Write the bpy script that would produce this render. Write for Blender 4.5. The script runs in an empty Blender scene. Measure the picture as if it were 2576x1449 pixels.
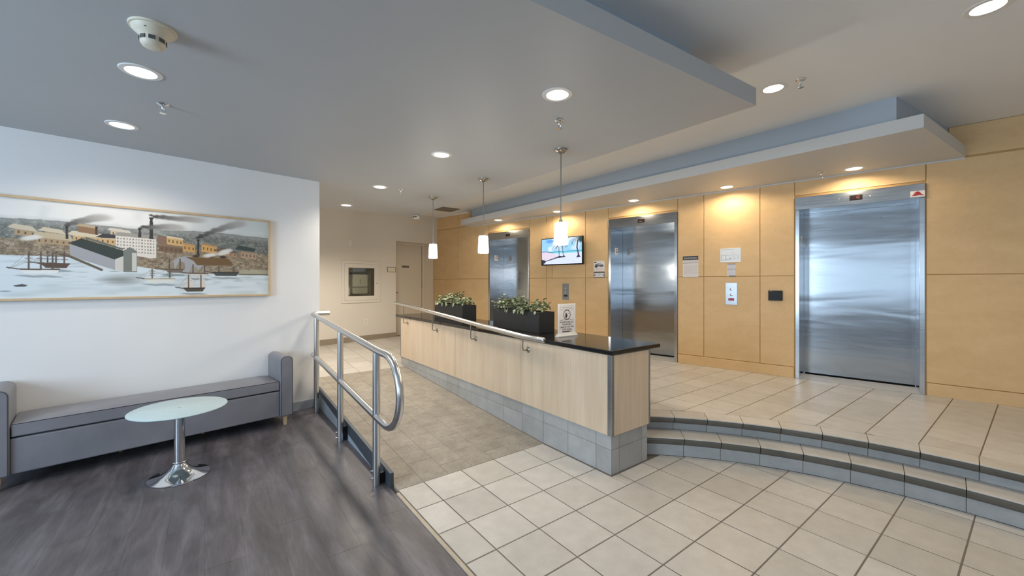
import bpy, bmesh, math, random
import numpy as np
from mathutils import Matrix, Vector

random.seed(7)
rng = np.random.default_rng(7)
sc = bpy.context.scene
COL = sc.collection
PI = math.pi

# ------------------------------------------------------------------ camera, daylight, exposure
CAM_H = 1.53
cam_data = bpy.data.cameras.new('camera')
cam = bpy.data.objects.new('camera', cam_data)
COL.objects.link(cam)
cam.location = (0, 0, CAM_H)
cam.rotation_euler = (PI / 2, 0, 0)
cam_data.sensor_fit = 'HORIZONTAL'
cam_data.sensor_width = 36.0
cam_data.lens = 1008.0 / 2576 * 36.0
cam_data.shift_y = -(724.5 - 711.0) / 2576
cam_data.clip_start = 0.05
cam_data.clip_end = 80
sc.camera = cam

sc.view_settings.view_transform = 'Standard'
sc.view_settings.look = 'None'
sc.view_settings.gamma = 1.0
sc.view_settings.use_curve_mapping = False
sc.view_settings.exposure = 0.0

world = bpy.data.worlds.new('sky')
sc.world = world
world.use_nodes = True
bg = world.node_tree.nodes['Background']
bg.inputs[0].default_value = (0.62, 0.78, 1.0, 1)
bg.inputs[1].default_value = 0.5

# building frames: T = tile grid / counter, E = elevator wall, K = back wall, L = lounge wall
def frame(x, y, ang, z=0.0):
    return Matrix.Translation((x, y, z)) @ Matrix.Rotation(ang, 4, 'Z')

TH, WTH, LTH = 0.6475, -0.7315, math.radians(46.5)
FT = frame(-0.6775, 3.0775, TH)
E1 = Vector((math.cos(WTH), math.sin(WTH), 0))
EN = Vector((-math.sin(WTH), math.cos(WTH), 0))
EO = EN * 6.235
FE = frame(EO.x, EO.y, WTH)
KO = EO + E1 * (-8.119)
FK = frame(KO.x, KO.y, WTH + PI / 2)
FL = frame(-2.543, 4.873, LTH)
REAR = -3.2                       # distance of the street-side wall behind the camera
FR = frame(EN.x * REAR, EN.y * REAR, WTH + PI)   # faces the elevators, local x runs against E1
WINDOWS = [(-1.25, 1.42, 2.0), (1.75, 4.95, 15.0), (-3.3, -1.6, 5.0)]   # local x span on the rear wall, brightness (first window dimmed for a softer elevator reflection)
WIN_Z = (0.85, 2.62)

def area_light(name, fr, loc, sx, sy, power, color):
    d = bpy.data.lights.new(name, 'AREA')
    d.shape = 'RECTANGLE'
    d.size, d.size_y = sx, sy
    d.energy = power
    d.color = color
    o = bpy.data.objects.new(name, d)
    COL.objects.link(o)
    # area lights shine along local -Z; turn that to the room (local -y of the wall frame)
    o.matrix_world = fr @ Matrix.Translation(loc) @ Matrix.Rotation(-PI / 2, 4, 'X')
    return o

for (a, b, lum) in WINDOWS:
    area_light('window_daylight', FR, ((a + b) / 2, 0.32, sum(WIN_Z) / 2), b - a, WIN_Z[1] - WIN_Z[0],
               PI * lum * (b - a) * (WIN_Z[1] - WIN_Z[0]), (0.63, 0.81, 1.0))

# ------------------------------------------------------------------ materials
def lin(c):
    c = np.asarray(c, float)
    return np.where(c <= 0.04045, c / 12.92, ((c + 0.055) / 1.055) ** 2.4)

def L3(r, g, b):
    v = lin(np.array([r, g, b]) / 255.0)
    return (float(v[0]), float(v[1]), float(v[2]), 1)

class NT:
    def __init__(s, name):
        s.m = bpy.data.materials.new(name)
        s.m.use_nodes = True
        s.t = s.m.node_tree
        s.n = s.t.nodes
        s.p = s.n['Principled BSDF']
    def new(s, kind, **kw):
        n = s.n.new(kind)
        for k, v in kw.items():
            setattr(n, k, v)
        return n
    def link(s, a, b):
        s.t.links.new(a, b)
    def set(s, **kw):
        for k, v in kw.items():
            s.p.inputs[k.replace('_', ' ')].default_value = v
        return s
    def pos(s, rot=0.0, scale=(1, 1, 1), coord='pos'):
        m = s.new('ShaderNodeMapping')
        if coord == 'pos':
            g = s.new('ShaderNodeNewGeometry')
            r = s.new('ShaderNodeVectorRotate', rotation_type='Z_AXIS')
            r.inputs['Angle'].default_value = -rot
            s.link(g.outputs['Position'], r.inputs['Vector'])
            s.link(r.outputs[0], m.inputs[0])
        else:
            g = s.new('ShaderNodeTexCoord')
            s.link(g.outputs[coord], m.inputs[0])
        m.inputs['Scale'].default_value = scale
        return m.outputs[0]
    def noise(s, vec, scale=5, detail=4, rough=0.55, dist=0.0):
        n = s.new('ShaderNodeTexNoise')
        n.inputs['Scale'].default_value = scale
        n.inputs['Detail'].default_value = detail
        n.inputs['Roughness'].default_value = rough
        n.inputs['Distortion'].default_value = dist
        s.link(vec, n.inputs['Vector'])
        return n.outputs[0]
    def ramp(s, fac, stops):
        r = s.new('ShaderNodeValToRGB')
        e = r.color_ramp.elements
        while len(e) < len(stops):
            e.new(0.5)
        for el, (p, c) in zip(e, stops):
            el.position = p
            el.color = c
        s.link(fac, r.inputs[0])
        return r.outputs[0]
    def mix(s, fac, a, b, mode='MIX'):
        n = s.new('ShaderNodeMix', data_type='RGBA', blend_type=mode)
        for sock, v in ((n.inputs[0], fac), (n.inputs[6], a), (n.inputs[7], b)):
            if hasattr(v, 'links') or hasattr(v, 'is_output') and not isinstance(v, (int, float, tuple)):
                s.link(v, sock)
            else:
                sock.default_value = v
        return n.outputs[2]
    def rand(s):
        return s.new('ShaderNodeObjectInfo').outputs['Random']
    def math(s, op, a, b):
        n = s.new('ShaderNodeMath', operation=op)
        for sock, v in ((n.inputs[0], a), (n.inputs[1], b)):
            if isinstance(v, (int, float)):
                sock.default_value = v
            else:
                s.link(v, sock)
        return n.outputs[0]
    def base(s, out):
        s.link(out, s.p.inputs['Base Color'])
        return s
    def bump(s, h, strength=0.2, dist=0.01):
        b = s.new('ShaderNodeBump')
        b.inputs['Strength'].default_value = strength
        b.inputs['Distance'].default_value = dist
        s.link(h, b.inputs['Height'])
        s.link(b.outputs[0], s.p.inputs['Normal'])
        return s

def plain(name, col, rough=0.5, metal=0.0, var=0.06, scale=6.0, spec=0.5, bump=0.0, bscale=300):
    m = NT(name)
    m.set(Roughness=rough, Metallic=metal)
    m.p.inputs['Specular IOR Level'].default_value = spec
    v = m.pos()
    n = m.noise(v, scale, 3)
    c = np.array(col[:3])
    m.base(m.ramp(n, [(0.3, tuple(c * (1 - var)) + (1,)), (0.7, tuple(np.minimum(c * (1 + var), 1)) + (1,))]))
    if bump:
        m.bump(m.noise(v, bscale, 2), bump, 0.002)
    return m.m

def emitter(name, col, strength, body=0.8):
    m = NT(name)
    m.set(Base_Color=(body, body, body, 1), Roughness=0.5)
    m.p.inputs['Emission Color'].default_value = col
    m.p.inputs['Emission Strength'].default_value = strength
    return m.m

M = {}
M['paint_white'] = plain('white_wall_paint', L3(232, 232, 232), 0.6, var=0.015, scale=1.5, bump=0.06, bscale=220)
M['paint_warm'] = plain('cream_wall_paint', L3(222, 217, 208), 0.6, var=0.015, scale=1.5, bump=0.06, bscale=220)
M['ceiling'] = plain('ceiling_paint', L3(236, 237, 237), 0.7, var=0.015, scale=1.2, spec=0.3)
M['ceiling_grey'] = plain('grey_ceiling_paint', L3(184, 187, 189), 0.5, var=0.015, scale=1.2, spec=0.35)
M['canopy'] = plain('canopy_paint', L3(206, 206, 204), 0.5, var=0.01, scale=1.2, spec=0.35)
M['cove'] = plain('blue_grey_cove_paint', L3(176, 188, 200), 0.6, var=0.01, scale=1.2)

def tile_mat(name, ca, cb, rough, rel=0.05):
    m = NT(name)
    m.set(Roughness=rough)
    v = m.pos(TH)
    n = m.noise(v, 9, 5, 0.6)
    fine = m.noise(v, 160, 3, 0.7)
    c = m.ramp(n, [(0.3, ca), (0.72, cb)])
    k = m.ramp(m.rand(), [(0.0, (0.90, 0.89, 0.875, 1)), (1.0, (1.06, 1.05, 1.05, 1))])
    c = m.mix(1.0, c, k, 'MULTIPLY')
    c = m.mix(0.12, c, m.ramp(fine, [(0.35, (0.45, 0.42, 0.38, 1)), (0.6, (1, 1, 1, 1))]), 'MULTIPLY')
    m.base(c)
    m.bump(fine, rel, 0.002)
    return m.m

M['tile'] = tile_mat('beige_floor_tile', L3(196, 192, 185), L3(210, 206, 200), 0.36)
M['tile_grey'] = tile_mat('blue_grey_base_tile', L3(164, 166, 166), L3(179, 181, 181), 0.45)
M['nosing'] = tile_mat('dark_grey_nosing_tile', L3(96, 94, 88), L3(110, 107, 100), 0.5, 0.2)

def ramp_tile():
    m = NT('textured_ramp_tile')
    m.set(Roughness=0.62)
    v = m.pos(TH, (1, 1, 1))
    n = m.noise(v, 7, 5, 0.6)
    c = m.ramp(n, [(0.3, L3(152, 145, 134)), (0.7, L3(176, 168, 156))])
    k = m.ramp(m.rand(), [(0.0, (0.94, 0.935, 0.93, 1)), (1.0, (1.04, 1.04, 1.04, 1))])
    c = m.mix(1.0, c, k, 'MULTIPLY')
    v2 = m.pos(TH + 0.35, (26, 84, 60))
    h = m.noise(v2, 1.0, 4, 0.6, 0.8)
    c = m.mix(0.6, c, m.ramp(h, [(0.36, (0.76, 0.75, 0.73, 1)), (0.62, (1.06, 1.06, 1.06, 1))]), 'MULTIPLY')
    m.base(c)
    m.bump(h, 1.0, 0.008)
    return m.m
M['ramp_tile'] = ramp_tile()
M['grout'] = plain('grey_grout', L3(118, 110, 100), 0.9, var=0.1, scale=30)
M['ramp_grout'] = plain('ramp_grout', L3(146, 134, 117), 0.9, var=0.1, scale=30)
M['grout_brown'] = plain('brown_grout', L3(120, 102, 76), 0.9, var=0.1, scale=30)

def plank_mat():
    m = NT('dark_vinyl_plank')
    m.set(Roughness=0.42)
    v = m.pos(TH, (5.5, 0.9, 1))
    n = m.noise(v, 1.4, 6, 0.62, 0.6)
    c = m.ramp(n, [(0.25, L3(72, 68, 71)), (0.5, L3(98, 94, 98)), (0.75, L3(128, 124, 130))])
    k = m.ramp(m.rand(), [(0.0, (0.93, 0.93, 0.93, 1)), (1.0, (1.05, 1.04, 1.05, 1))])
    c = m.mix(1.0, c, k, 'MULTIPLY')
    f = m.noise(m.pos(TH, (70, 6, 1)), 1.0, 5, 0.7, 0.5)
    c = m.mix(0.45, c, m.ramp(f, [(0.35, (0.55, 0.55, 0.55, 1)), (0.62, (1, 1, 1, 1))]), 'MULTIPLY')
    blot = m.noise(m.pos(TH, (3, 3, 1)), 2.2, 5, 0.7)
    c = m.mix(0.5, c, m.ramp(blot, [(0.35, (0.7, 0.68, 0.66, 1)), (0.65, (1.05, 1.05, 1.08, 1))]), 'MULTIPLY')
    m.base(c)
    m.bump(f, 0.12, 0.002)
    r = m.ramp(blot, [(0.3, (0.36,) * 3 + (1,)), (0.7, (0.5,) * 3 + (1,))])
    m.link(r, m.p.inputs['Roughness'])
    return m.m
M['plank'] = plank_mat()

def wood_mat(name, ca, cb, rough, scale=(1, 1, 1), rnd=0.05, grain=0.35):
    m = NT(name)
    m.set(Roughness=rough)
    n = m.noise(m.pos(WTH, scale), 1.0, 5, 0.6, 0.4)
    c = m.ramp(n, [(0.28, ca), (0.72, cb)])
    k = m.ramp(m.rand(), [(0.0, (1 - rnd,) * 3 + (1,)), (1.0, (1 + rnd,) * 3 + (1,))])
    c = m.mix(1.0, c, k, 'MULTIPLY')
    f = m.noise(m.pos(WTH, (scale[0] * 9, scale[1] * 9, scale[2] * 3)), 1.0, 4, 0.65)
    c = m.mix(grain, c, m.ramp(f, [(0.34, (0.78, 0.72, 0.64, 1)), (0.6, (1, 1, 1, 1))]), 'MULTIPLY')
    m.base(c)
    m.p.inputs['Specular IOR Level'].default_value = 0.35
    return m.m
M['maple_wall'] = wood_mat('honey_maple_panel', L3(215, 181, 133), L3(225, 192, 145), 0.48, (3.0, 3.0, 7.0), 0.03, 0.12)
M['maple_desk'] = wood_mat('pale_maple_veneer', L3(212, 190, 163), L3(228, 208, 183), 0.42, (9.0, 9.0, 0.9), 0.02, 0.3)
M['seam'] = plain('dark_wood_seam', L3(186, 148, 98), 0.7)
M['oak_frame'] = wood_mat('pale_oak_frame', L3(196, 168, 130), L3(216, 192, 156), 0.5, (4, 4, 4), 0.02, 0.2)
M['leg_wood'] = wood_mat('beech_leg', L3(200, 170, 128), L3(218, 192, 152), 0.5, (8, 8, 2), 0.02, 0.2)

def steel(name, col, rough, wave=0.0, aniso=0.0):
    m = NT(name)
    m.set(Metallic=1.0, Roughness=rough)
    m.p.inputs['Anisotropic'].default_value = aniso
    v = m.pos(WTH, (3, 3, 160))
    n = m.noise(v, 1.0, 3, 0.6)
    c = np.array(col[:3])
    m.base(m.ramp(n, [(0.3, tuple(c * 0.94) + (1,)), (0.7, tuple(np.minimum(c * 1.05, 1)) + (1,))]))
    r = m.ramp(n, [(0.3, (rough * 0.85,) * 3 + (1,)), (0.7, (rough * 1.2,) * 3 + (1,))])
    m.link(r, m.p.inputs['Roughness'])
    if wave:
        h = m.noise(m.pos(WTH, (0.9, 0.9, 4.2)), 1.0, 2, 0.4, 0.3)
        m.bump(h, wave, 0.02)
    return m.m
M['steel_door'] = steel('brushed_steel_door', L3(168, 174, 180), 0.17, 0.30)
M['steel_frame'] = steel('brushed_steel_frame', L3(190, 194, 198), 0.2, 0.06)
M['steel_rail'] = plain('satin_steel_rail', L3(214, 214, 213), 0.26, metal=1.0, var=0.02)
M['steel_trim'] = steel('aluminium_trim', L3(160, 164, 168), 0.32)
M['chrome'] = plain('chrome', L3(228, 230, 233), 0.06, metal=1.0, var=0.01)
M['nickel'] = plain('brushed_nickel', L3(172, 167, 158), 0.28, metal=1.0, var=0.02)
M['granite'] = plain('black_granite', L3(24, 24, 25), 0.07, var=0.4, scale=180, spec=0.6)
M['black_box'] = plain('black_planter', L3(26, 30, 34), 0.45, var=0.15, scale=20)
M['black_plastic'] = plain('black_plastic', L3(14, 16, 19), 0.42, spec=0.3)
M['dark_metal'] = plain('dark_grey_metal_plate', L3(74, 82, 90), 0.45, metal=0.3, var=0.12, scale=14)
M['infill'] = plain('light_grey_infill', L3(150, 162, 172), 0.6, var=0.06, scale=14)
M['white_plastic'] = plain('white_plastic', L3(232, 230, 224), 0.4, var=0.01)
M['cream_plastic'] = plain('cream_plastic', L3(222, 214, 194), 0.45, var=0.02)
M['grey_slot'] = plain('grey_mesh_slot', L3(86, 88, 88), 0.6)
M['trim_white'] = plain('white_enamel_ring', L3(228, 228, 226), 0.35, var=0.01)
M['door_paint'] = plain('grey_beige_door_paint', L3(204, 196, 182), 0.5, var=0.015, scale=1.5)
M['base_blue'] = plain('grey_vinyl_baseboard', L3(166, 172, 180), 0.5, var=0.05, scale=8)
M['base_taupe'] = plain('taupe_baseboard', L3(150, 138, 122), 0.5, var=0.05, scale=8)
M['strip'] = wood_mat('pale_wood_strip', L3(184, 170, 150), L3(204, 190, 170), 0.6, (8, 8, 8), 0.02, 0.4)
M['dark_inside'] = plain('dark_cabinet_interior', L3(172, 166, 150), 0.7, var=0.2, scale=7)
M['hose'] = plain('canvas_hose', L3(206, 200, 184), 0.8, var=0.08, scale=40)
M['ink'] = plain('dark_ink', L3(46, 42, 44), 0.6)
M['ink_grey'] = plain('grey_ink', L3(140, 136, 136), 0.6)
M['paper'] = plain('white_paper', L3(236, 232, 228), 0.6, var=0.01)
M['soil'] = plain('dark_soil', L3(48, 40, 32), 0.95, var=0.3, scale=60)
M['stem'] = plain('brown_green_stem', L3(110, 104, 66), 0.6)
M['vent'] = plain('grey_vent_metal', L3(128, 124, 116), 0.5, var=0.06, scale=20)
M['red_led'] = emitter('red_led', (1.0, 0.06, 0.07, 1), 0.85, 0.02)
M['led_back'] = plain('display_window', L3(24, 14, 14), 0.35, spec=0.25)
M['led_maroon'] = emitter('maroon_display', (0.22, 0.012, 0.03, 1), 0.7, 0.01)
M['amber'] = emitter('amber_led', (1.0, 0.5, 0.2, 1), 0.3, 0.05)
M['lamp_warm'] = emitter('warm_lamp_lens', (1.0, 0.86, 0.66, 1), 7.0)
M['shade'] = emitter('opal_glass_shade', (1.0, 0.97, 0.92, 1), 1.9)

def leaf_mat():
    m = NT('variegated_leaf')
    m.set(Roughness=0.45)
    k = m.ramp(m.rand(), [(0.0, L3(60, 74, 48)), (0.55, L3(104, 116, 80)), (1.0, L3(158, 166, 122))])
    n = m.noise(m.pos(0, (1, 1, 1)), 60, 3)
    c = m.mix(m.ramp(n, [(0.45, (0, 0, 0, 1)), (0.62, (1, 1, 1, 1))]), k, L3(160, 168, 132))
    m.base(c)
    return m.m
M['leaf'] = leaf_mat()

def fabric(name, ca, cb):
    m = NT(name)
    m.set(Roughness=0.55)
    v = m.pos()
    n = m.noise(v, 4, 4)
    m.base(m.ramp(n, [(0.3, ca), (0.7, cb)]))
    m.bump(m.noise(v, 420, 2), 0.15, 0.002)
    m.p.inputs['Sheen Weight'].default_value = 0.1
    return m.m
M['fabric'] = fabric('grey_vinyl_upholstery', L3(120, 120, 127), L3(132, 132, 139))
M['piping'] = plain('dark_piping', L3(66, 66, 72), 0.5)

def frosted():
    m = NT('frosted_green_glass')
    m.set(Base_Color=L3(206, 228, 226), Roughness=0.3)
    m.p.inputs['Transmission Weight'].default_value = 0.25
    m.p.inputs['IOR'].default_value = 1.45
    n = m.noise(m.pos(), 40, 2)
    m.base(m.ramp(n, [(0.3, L3(206, 229, 234)), (0.7, L3(214, 235, 240))]))
    return m.m
M['frosted'] = frosted()

def clear_glass():
    m = NT('clear_glass')
    tr, gl, mx_, fr = m.new('ShaderNodeBsdfTransparent'), m.new('ShaderNodeBsdfGlossy'), m.new('ShaderNodeMixShader'), m.new('ShaderNodeFresnel')
    tr.inputs[0].default_value = (0.94, 0.96, 0.95, 1)
    gl.inputs['Roughness'].default_value = 0.03
    fr.inputs['IOR'].default_value = 1.45
    m.link(fr.outputs[0], mx_.inputs[0])
    m.link(tr.outputs[0], mx_.inputs[1])
    m.link(gl.outputs[0], mx_.inputs[2])
    m.link(mx_.outputs[0], m.n['Material Output'].inputs[0])
    return m.m
M['glass'] = clear_glass()

def print_mat(name, emit=0.0, rough=0.5):
    m = NT(name)
    m.set(Roughness=rough)
    a = m.new('ShaderNodeVertexColor', layer_name='print')
    m.base(a.outputs[0])
    if emit:
        m.link(a.outputs[0], m.p.inputs['Emission Color'])
        m.p.inputs['Emission Strength'].default_value = emit
        m.p.inputs['Base Color'].default_value = (0.02, 0.02, 0.02, 1)
        for l in list(m.p.inputs['Base Color'].links):
            m.t.links.remove(l)
    return m.m
M['print'] = print_mat('printed_paper', 0, 0.55)
M['print_gloss'] = print_mat('glossy_print', 0, 0.35)
M['screen'] = print_mat('lit_screen', 1.15, 0.3)

# ------------------------------------------------------------------ mesh helpers
class MB:
    def __init__(s):
        s.v, s.f = [], []
    def add(s, vs, fs):
        o = len(s.v)
        s.v += [tuple(map(float, p)) for p in vs]
        s.f += [tuple(i + o for i in f) for f in fs]
        return s
    def box(s, x0, x1, y0, y1, z0, z1):
        vs = [(x0, y0, z0), (x1, y0, z0), (x1, y1, z0), (x0, y1, z0), (x0, y0, z1), (x1, y0, z1), (x1, y1, z1), (x0, y1, z1)]
        return s.add(vs, [(0, 3, 2, 1), (4, 5, 6, 7), (0, 1, 5, 4), (1, 2, 6, 5), (2, 3, 7, 6), (3, 0, 4, 7)])
    def prism(s, pts, z0, z1):
        """pts: 2D polygon counter-clockwise seen from above; z0/z1 numbers or functions of (x, y)"""
        n = len(pts)
        f0 = z0 if callable(z0) else (lambda x, y: z0)
        f1 = z1 if callable(z1) else (lambda x, y: z1)
        vs = [(x, y, f0(x, y)) for x, y in pts] + [(x, y, f1(x, y)) for x, y in pts]
        fs = [tuple(range(n - 1, -1, -1)), tuple(range(n, 2 * n))]
        fs += [(i, (i + 1) % n, n + (i + 1) % n, n + i) for i in range(n)]
        return s.add(vs, fs)
    def tube(s, path, r, seg=14, caps=True):
        path = [Vector(p) for p in path]
        n = len(path)
        rs = r if isinstance(r, (list, tuple)) else [r] * n
        rings, vs, fs = [], [], []
        up = None
        for i, p in enumerate(path):
            t = (path[min(i + 1, n - 1)] - path[max(i - 1, 0)]).normalized()
            if up is None:
                a = Vector((0, 0, 1)) if abs(t.z) < 0.9 else Vector((1, 0, 0))
                up = (a - t * a.dot(t)).normalized()
            else:
                up = (up - t * up.dot(t)).normalized()
            b = t.cross(up)
            for k in range(seg):
                w = 2 * PI * k / seg
                vs.append(p + (up * math.cos(w) + b * math.sin(w)) * rs[i])
        for i in range(n - 1):
            for k in range(seg):
                a, b2 = i * seg + k, i * seg + (k + 1) % seg
                fs.append((a, b2, b2 + seg, a + seg))
        if caps:
            fs.append(tuple(range(seg - 1, -1, -1)))
            fs.append(tuple(range((n - 1) * seg, n * seg)))
        return s.add(vs, fs)
    def lathe(s, prof, seg=32, c=(0, 0, 0), close=False):
        """prof: [(r, z)] turned about the local z axis"""
        vs, fs, idx = [], [], []
        for r, z in prof:
            if r < 1e-6:
                idx.append([len(vs)] * seg)
                vs.append((c[0], c[1], c[2] + z))
            else:
                row = []
                for k in range(seg):
                    w = 2 * PI * k / seg
                    row.append(len(vs))
                    vs.append((c[0] + r * math.cos(w), c[1] + r * math.sin(w), c[2] + z))
                idx.append(row)
        m = len(prof)
        for i in range(m if close else m - 1):
            A, B = idx[i], idx[(i + 1) % m]
            for k in range(seg):
                q = [A[k], A[(k + 1) % seg], B[(k + 1) % seg], B[k]]
                q2 = []
                for x in q:
                    if x not in q2:
                        q2.append(x)
                if len(q2) > 2:
                    fs.append(tuple(q2))
        return s.add(vs, fs)
    def arc(s, prof, a0, a1, seg=2, c=(-0.1, -2.82)):
        """closed profile [(radius, z)] swept about the stair centre between angles (degrees)"""
        n = len(prof)
        vs, fs = [], []
        for i in range(seg + 1):
            w = math.radians(a0 + (a1 - a0) * i / seg)
            for r, z in prof:
                vs.append((c[0] + r * math.cos(w), c[1] + r * math.sin(w), z))
        for i in range(seg):
            for k in range(n):
                a, b = i * n + k, i * n + (k + 1) % n
                fs.append((a, a + n, b + n, b))
        fs.append(tuple(range(n)))
        fs.append(tuple(range((seg + 1) * n - 1, seg * n - 1, -1)))
        return s.add(vs, fs)
    def mesh(s, name):
        me = bpy.data.meshes.new(name)
        me.from_pydata(s.v, [], s.f)
        me.validate()
        bm = bmesh.new()
        bm.from_mesh(me)
        bmesh.ops.recalc_face_normals(bm, faces=bm.faces)
        bm.to_mesh(me)
        bm.free()
        return me

def link(o, parent=None, mw=None):
    COL.objects.link(o)
    if parent is not None:
        o.parent = parent
        if mw is not None:
            o.matrix_local = mw
    elif mw is not None:
        o.matrix_world = mw
    return o

def obj(name, mb, mat, parent=None, mw=None, smooth=None, bevel=0.0, seg=2):
    me = mb if isinstance(mb, bpy.types.Mesh) else mb.mesh(name)
    if not me.materials:
        me.materials.append(mat)
    o = link(bpy.data.objects.new(name, me), parent, mw)
    if smooth is not None:
        me.shade_smooth()
        if smooth < 179:
            me.set_sharp_from_angle(angle=math.radians(smooth))
    if bevel:
        b = o.modifiers.new('edge', 'BEVEL')
        b.width = bevel
        b.segments = seg
        b.limit_method = 'ANGLE'
        b.angle_limit = math.radians(40)
    return o

def tag(o, label, cat, group=None):
    o['label'] = label
    o['category'] = cat
    if group:
        o['group'] = group
    return o

def thing(name, label, cat, mw, group=None):
    o = bpy.data.objects.new(name, None)
    o.empty_display_size = 0.1
    COL.objects.link(o)
    o.matrix_world = mw
    return tag(o, label, cat, group)

def struct(name, mb, mat, mw=None, parent=None, **kw):
    o = obj(name, mb, mat, parent, mw, **kw)
    if parent is None:
        o['kind'] = 'structure'
    return o

def at(fr, x, y, z=0.0, rot=0.0):
    return fr @ Matrix.Translation((x, y, z)) @ Matrix.Rotation(rot, 4, 'Z')

def clip(poly, a, b, c):
    """keep the part of a convex polygon where a*x + b*y <= c"""
    out = []
    for i in range(len(poly)):
        p, q = poly[i], poly[(i + 1) % len(poly)]
        dp, dq = a * p[0] + b * p[1] - c, a * q[0] + b * q[1] - c
        if dp <= 0:
            out.append(p)
        if dp * dq < 0:
            t = dp / (dp - dq)
            out.append((p[0] + t * (q[0] - p[0]), p[1] + t * (q[1] - p[1])))
    return out

def area(p):
    return 0.5 * sum(p[i][0] * p[(i + 1) % len(p)][1] - p[(i + 1) % len(p)][0] * p[i][1] for i in range(len(p))) if len(p) > 2 else 0

def T_of(v):
    w = FT.inverted() @ Vector(v)
    return (w.x, w.y)

def grid_wall(x0, x1, z0, z1, y0, y1, holes):
    """one connected wall slab with rectangular openings"""
    xs = sorted({x0, x1} | {h[0] for h in holes} | {h[1] for h in holes})
    zs = sorted({z0, z1} | {h[2] for h in holes} | {h[3] for h in holes})
    xs = [x for x in xs if x0 <= x <= x1]
    zs = [z for z in zs if z0 <= z <= z1]
    solid = lambda i, k: 0 <= i < len(xs) - 1 and 0 <= k < len(zs) - 1 and not any(
        h[0] <= (xs[i] + xs[i + 1]) / 2 <= h[1] and h[2] <= (zs[k] + zs[k + 1]) / 2 <= h[3] for h in holes)
    m = MB()
    vid = {}
    def V(i, k, y):
        key = (i, k, y)
        if key not in vid:
            vid[key] = len(m.v)
            m.v.append((xs[i], y, zs[k]))
        return vid[key]
    for i in range(len(xs) - 1):
        for k in range(len(zs) - 1):
            if not solid(i, k):
                continue
            m.f.append((V(i, k, y0), V(i + 1, k, y0), V(i + 1, k + 1, y0), V(i, k + 1, y0)))
            m.f.append((V(i, k, y1), V(i, k + 1, y1), V(i + 1, k + 1, y1), V(i + 1, k, y1)))
            for (di, dk, e0, e1) in ((-1, 0, (i, k), (i, k + 1)), (1, 0, (i + 1, k), (i + 1, k + 1)), (0, -1, (i, k), (i + 1, k)), (0, 1, (i, k + 1), (i + 1, k + 1))):
                if not solid(i + di, k + dk):
                    m.f.append((V(*e0, y0), V(*e1, y0), V(*e1, y1), V(*e0, y1)))
    return m

def chamfer_tile(w, d, t, ch=0.0018):
    """tile with its top at z = 0, lower corner at the origin"""
    m = MB()
    vs = [(0, 0, -t), (w, 0, -t), (w, d, -t), (0, d, -t), (0, 0, -ch), (w, 0, -ch), (w, d, -ch), (0, d, -ch),
          (ch, ch, 0), (w - ch, ch, 0), (w - ch, d - ch, 0), (ch, d - ch, 0)]
    fs = [(0, 1, 5, 4), (1, 2, 6, 5), (2, 3, 7, 6), (3, 0, 4, 7), (4, 5, 9, 8), (5, 6, 10, 9), (6, 7, 11, 10), (7, 4, 8, 11), (8, 9, 10, 11)]
    return m.add(vs, fs)

_tiles = {}
def tile_mesh(w, d, t, mat):
    key = (round(w, 4), round(d, 4), t, mat.name)
    if key not in _tiles:
        me = chamfer_tile(w, d, t).mesh('tile')
        me.materials.append(mat)
        _tiles[key] = me
    return _tiles[key]

# ------------------------------------------------------------------ levels and outlines
ZU, SLOPE, GAP = 0.31, 0.048, 0.007
CUP, CDN, CTOP = 3.17, 2.79, 2.83          # upper ceiling, dropped slab, canopy undersides
CEN = (-0.1, -2.82)                         # centre of the curved steps in the T frame
ea, eb = T_of(EO), T_of(EO + E1)
ed = (eb[0] - ea[0], eb[1] - ea[1])
# elevator wall as a half plane n.x <= c in the T frame
en = T_of(EO + EN)
en = (en[0] - ea[0], en[1] - ea[1])
EC = en[0] * ea[0] + en[1] * ea[1]
la, lb = T_of(FL @ Vector((0, 0, 0))), T_of(FL @ Vector((0, 1, 0)))
ln = (lb[0] - la[0], lb[1] - la[1])         # into the lounge wall
LC = ln[0] * la[0] + ln[1] * la[1]

# ------------------------------------------------------------------ floors
# lower entrance floor: grout bed + tiles laid parallel to the counter
lower = MB().prism([(-0.205, -7.2), (2.95, -7.2), (2.95, 0.0), (-0.205, 0.0)], -0.05, -0.0013)
floor_low = struct('floor', lower, M['grout'], FT)
S = 0.325
def in_circle(p, r, R):
    return math.hypot(p - CEN[0], r - CEN[1]) <= R
cells = []
for i in range(-1, 10):
    for j in range(0, 18):
        p0, p1 = i * S + GAP / 2, (i + 1) * S - GAP / 2
        r1, r0 = -j * S - GAP / 2, -(j + 1) * S + GAP / 2
        poly = [(p0, r0), (p1, r0), (p1, r1), (p0, r1)]
        poly = clip(poly, -1, 0, 0.200)
        if not poly:
            continue
        # counter footprint: nothing under p > 1.226 beyond r > -0.807
        parts = [clip(poly, 1, 0, 1.212), clip(clip(poly, -1, 0, -1.216), 0, 1, -0.82)]
        if p0 >= 1.216 or r1 <= -0.82:
            parts = [clip(poly, 0, 1, -0.82)] if p0 >= 1.216 else [poly]
        if p1 <= 1.212:
            parts = [poly]
        for q in parts:
            if area(q) < 4e-4:
                continue
            cx, cy = sum(x for x, _ in q) / len(q), sum(y for _, y in q) / len(q)
            far = max(math.hypot(x - CEN[0], y - CEN[1]) for x, y in q)
            if far > 2.809 and cx > 1.22:
                w = math.atan2(cy - CEN[1], cx - CEN[0])
                q = clip(q, math.cos(w), math.sin(w), math.cos(w) * CEN[0] + math.sin(w) * CEN[1] + 2.809)
                if area(q) < 4e-4:
                    continue
            cells.append(q)
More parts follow.
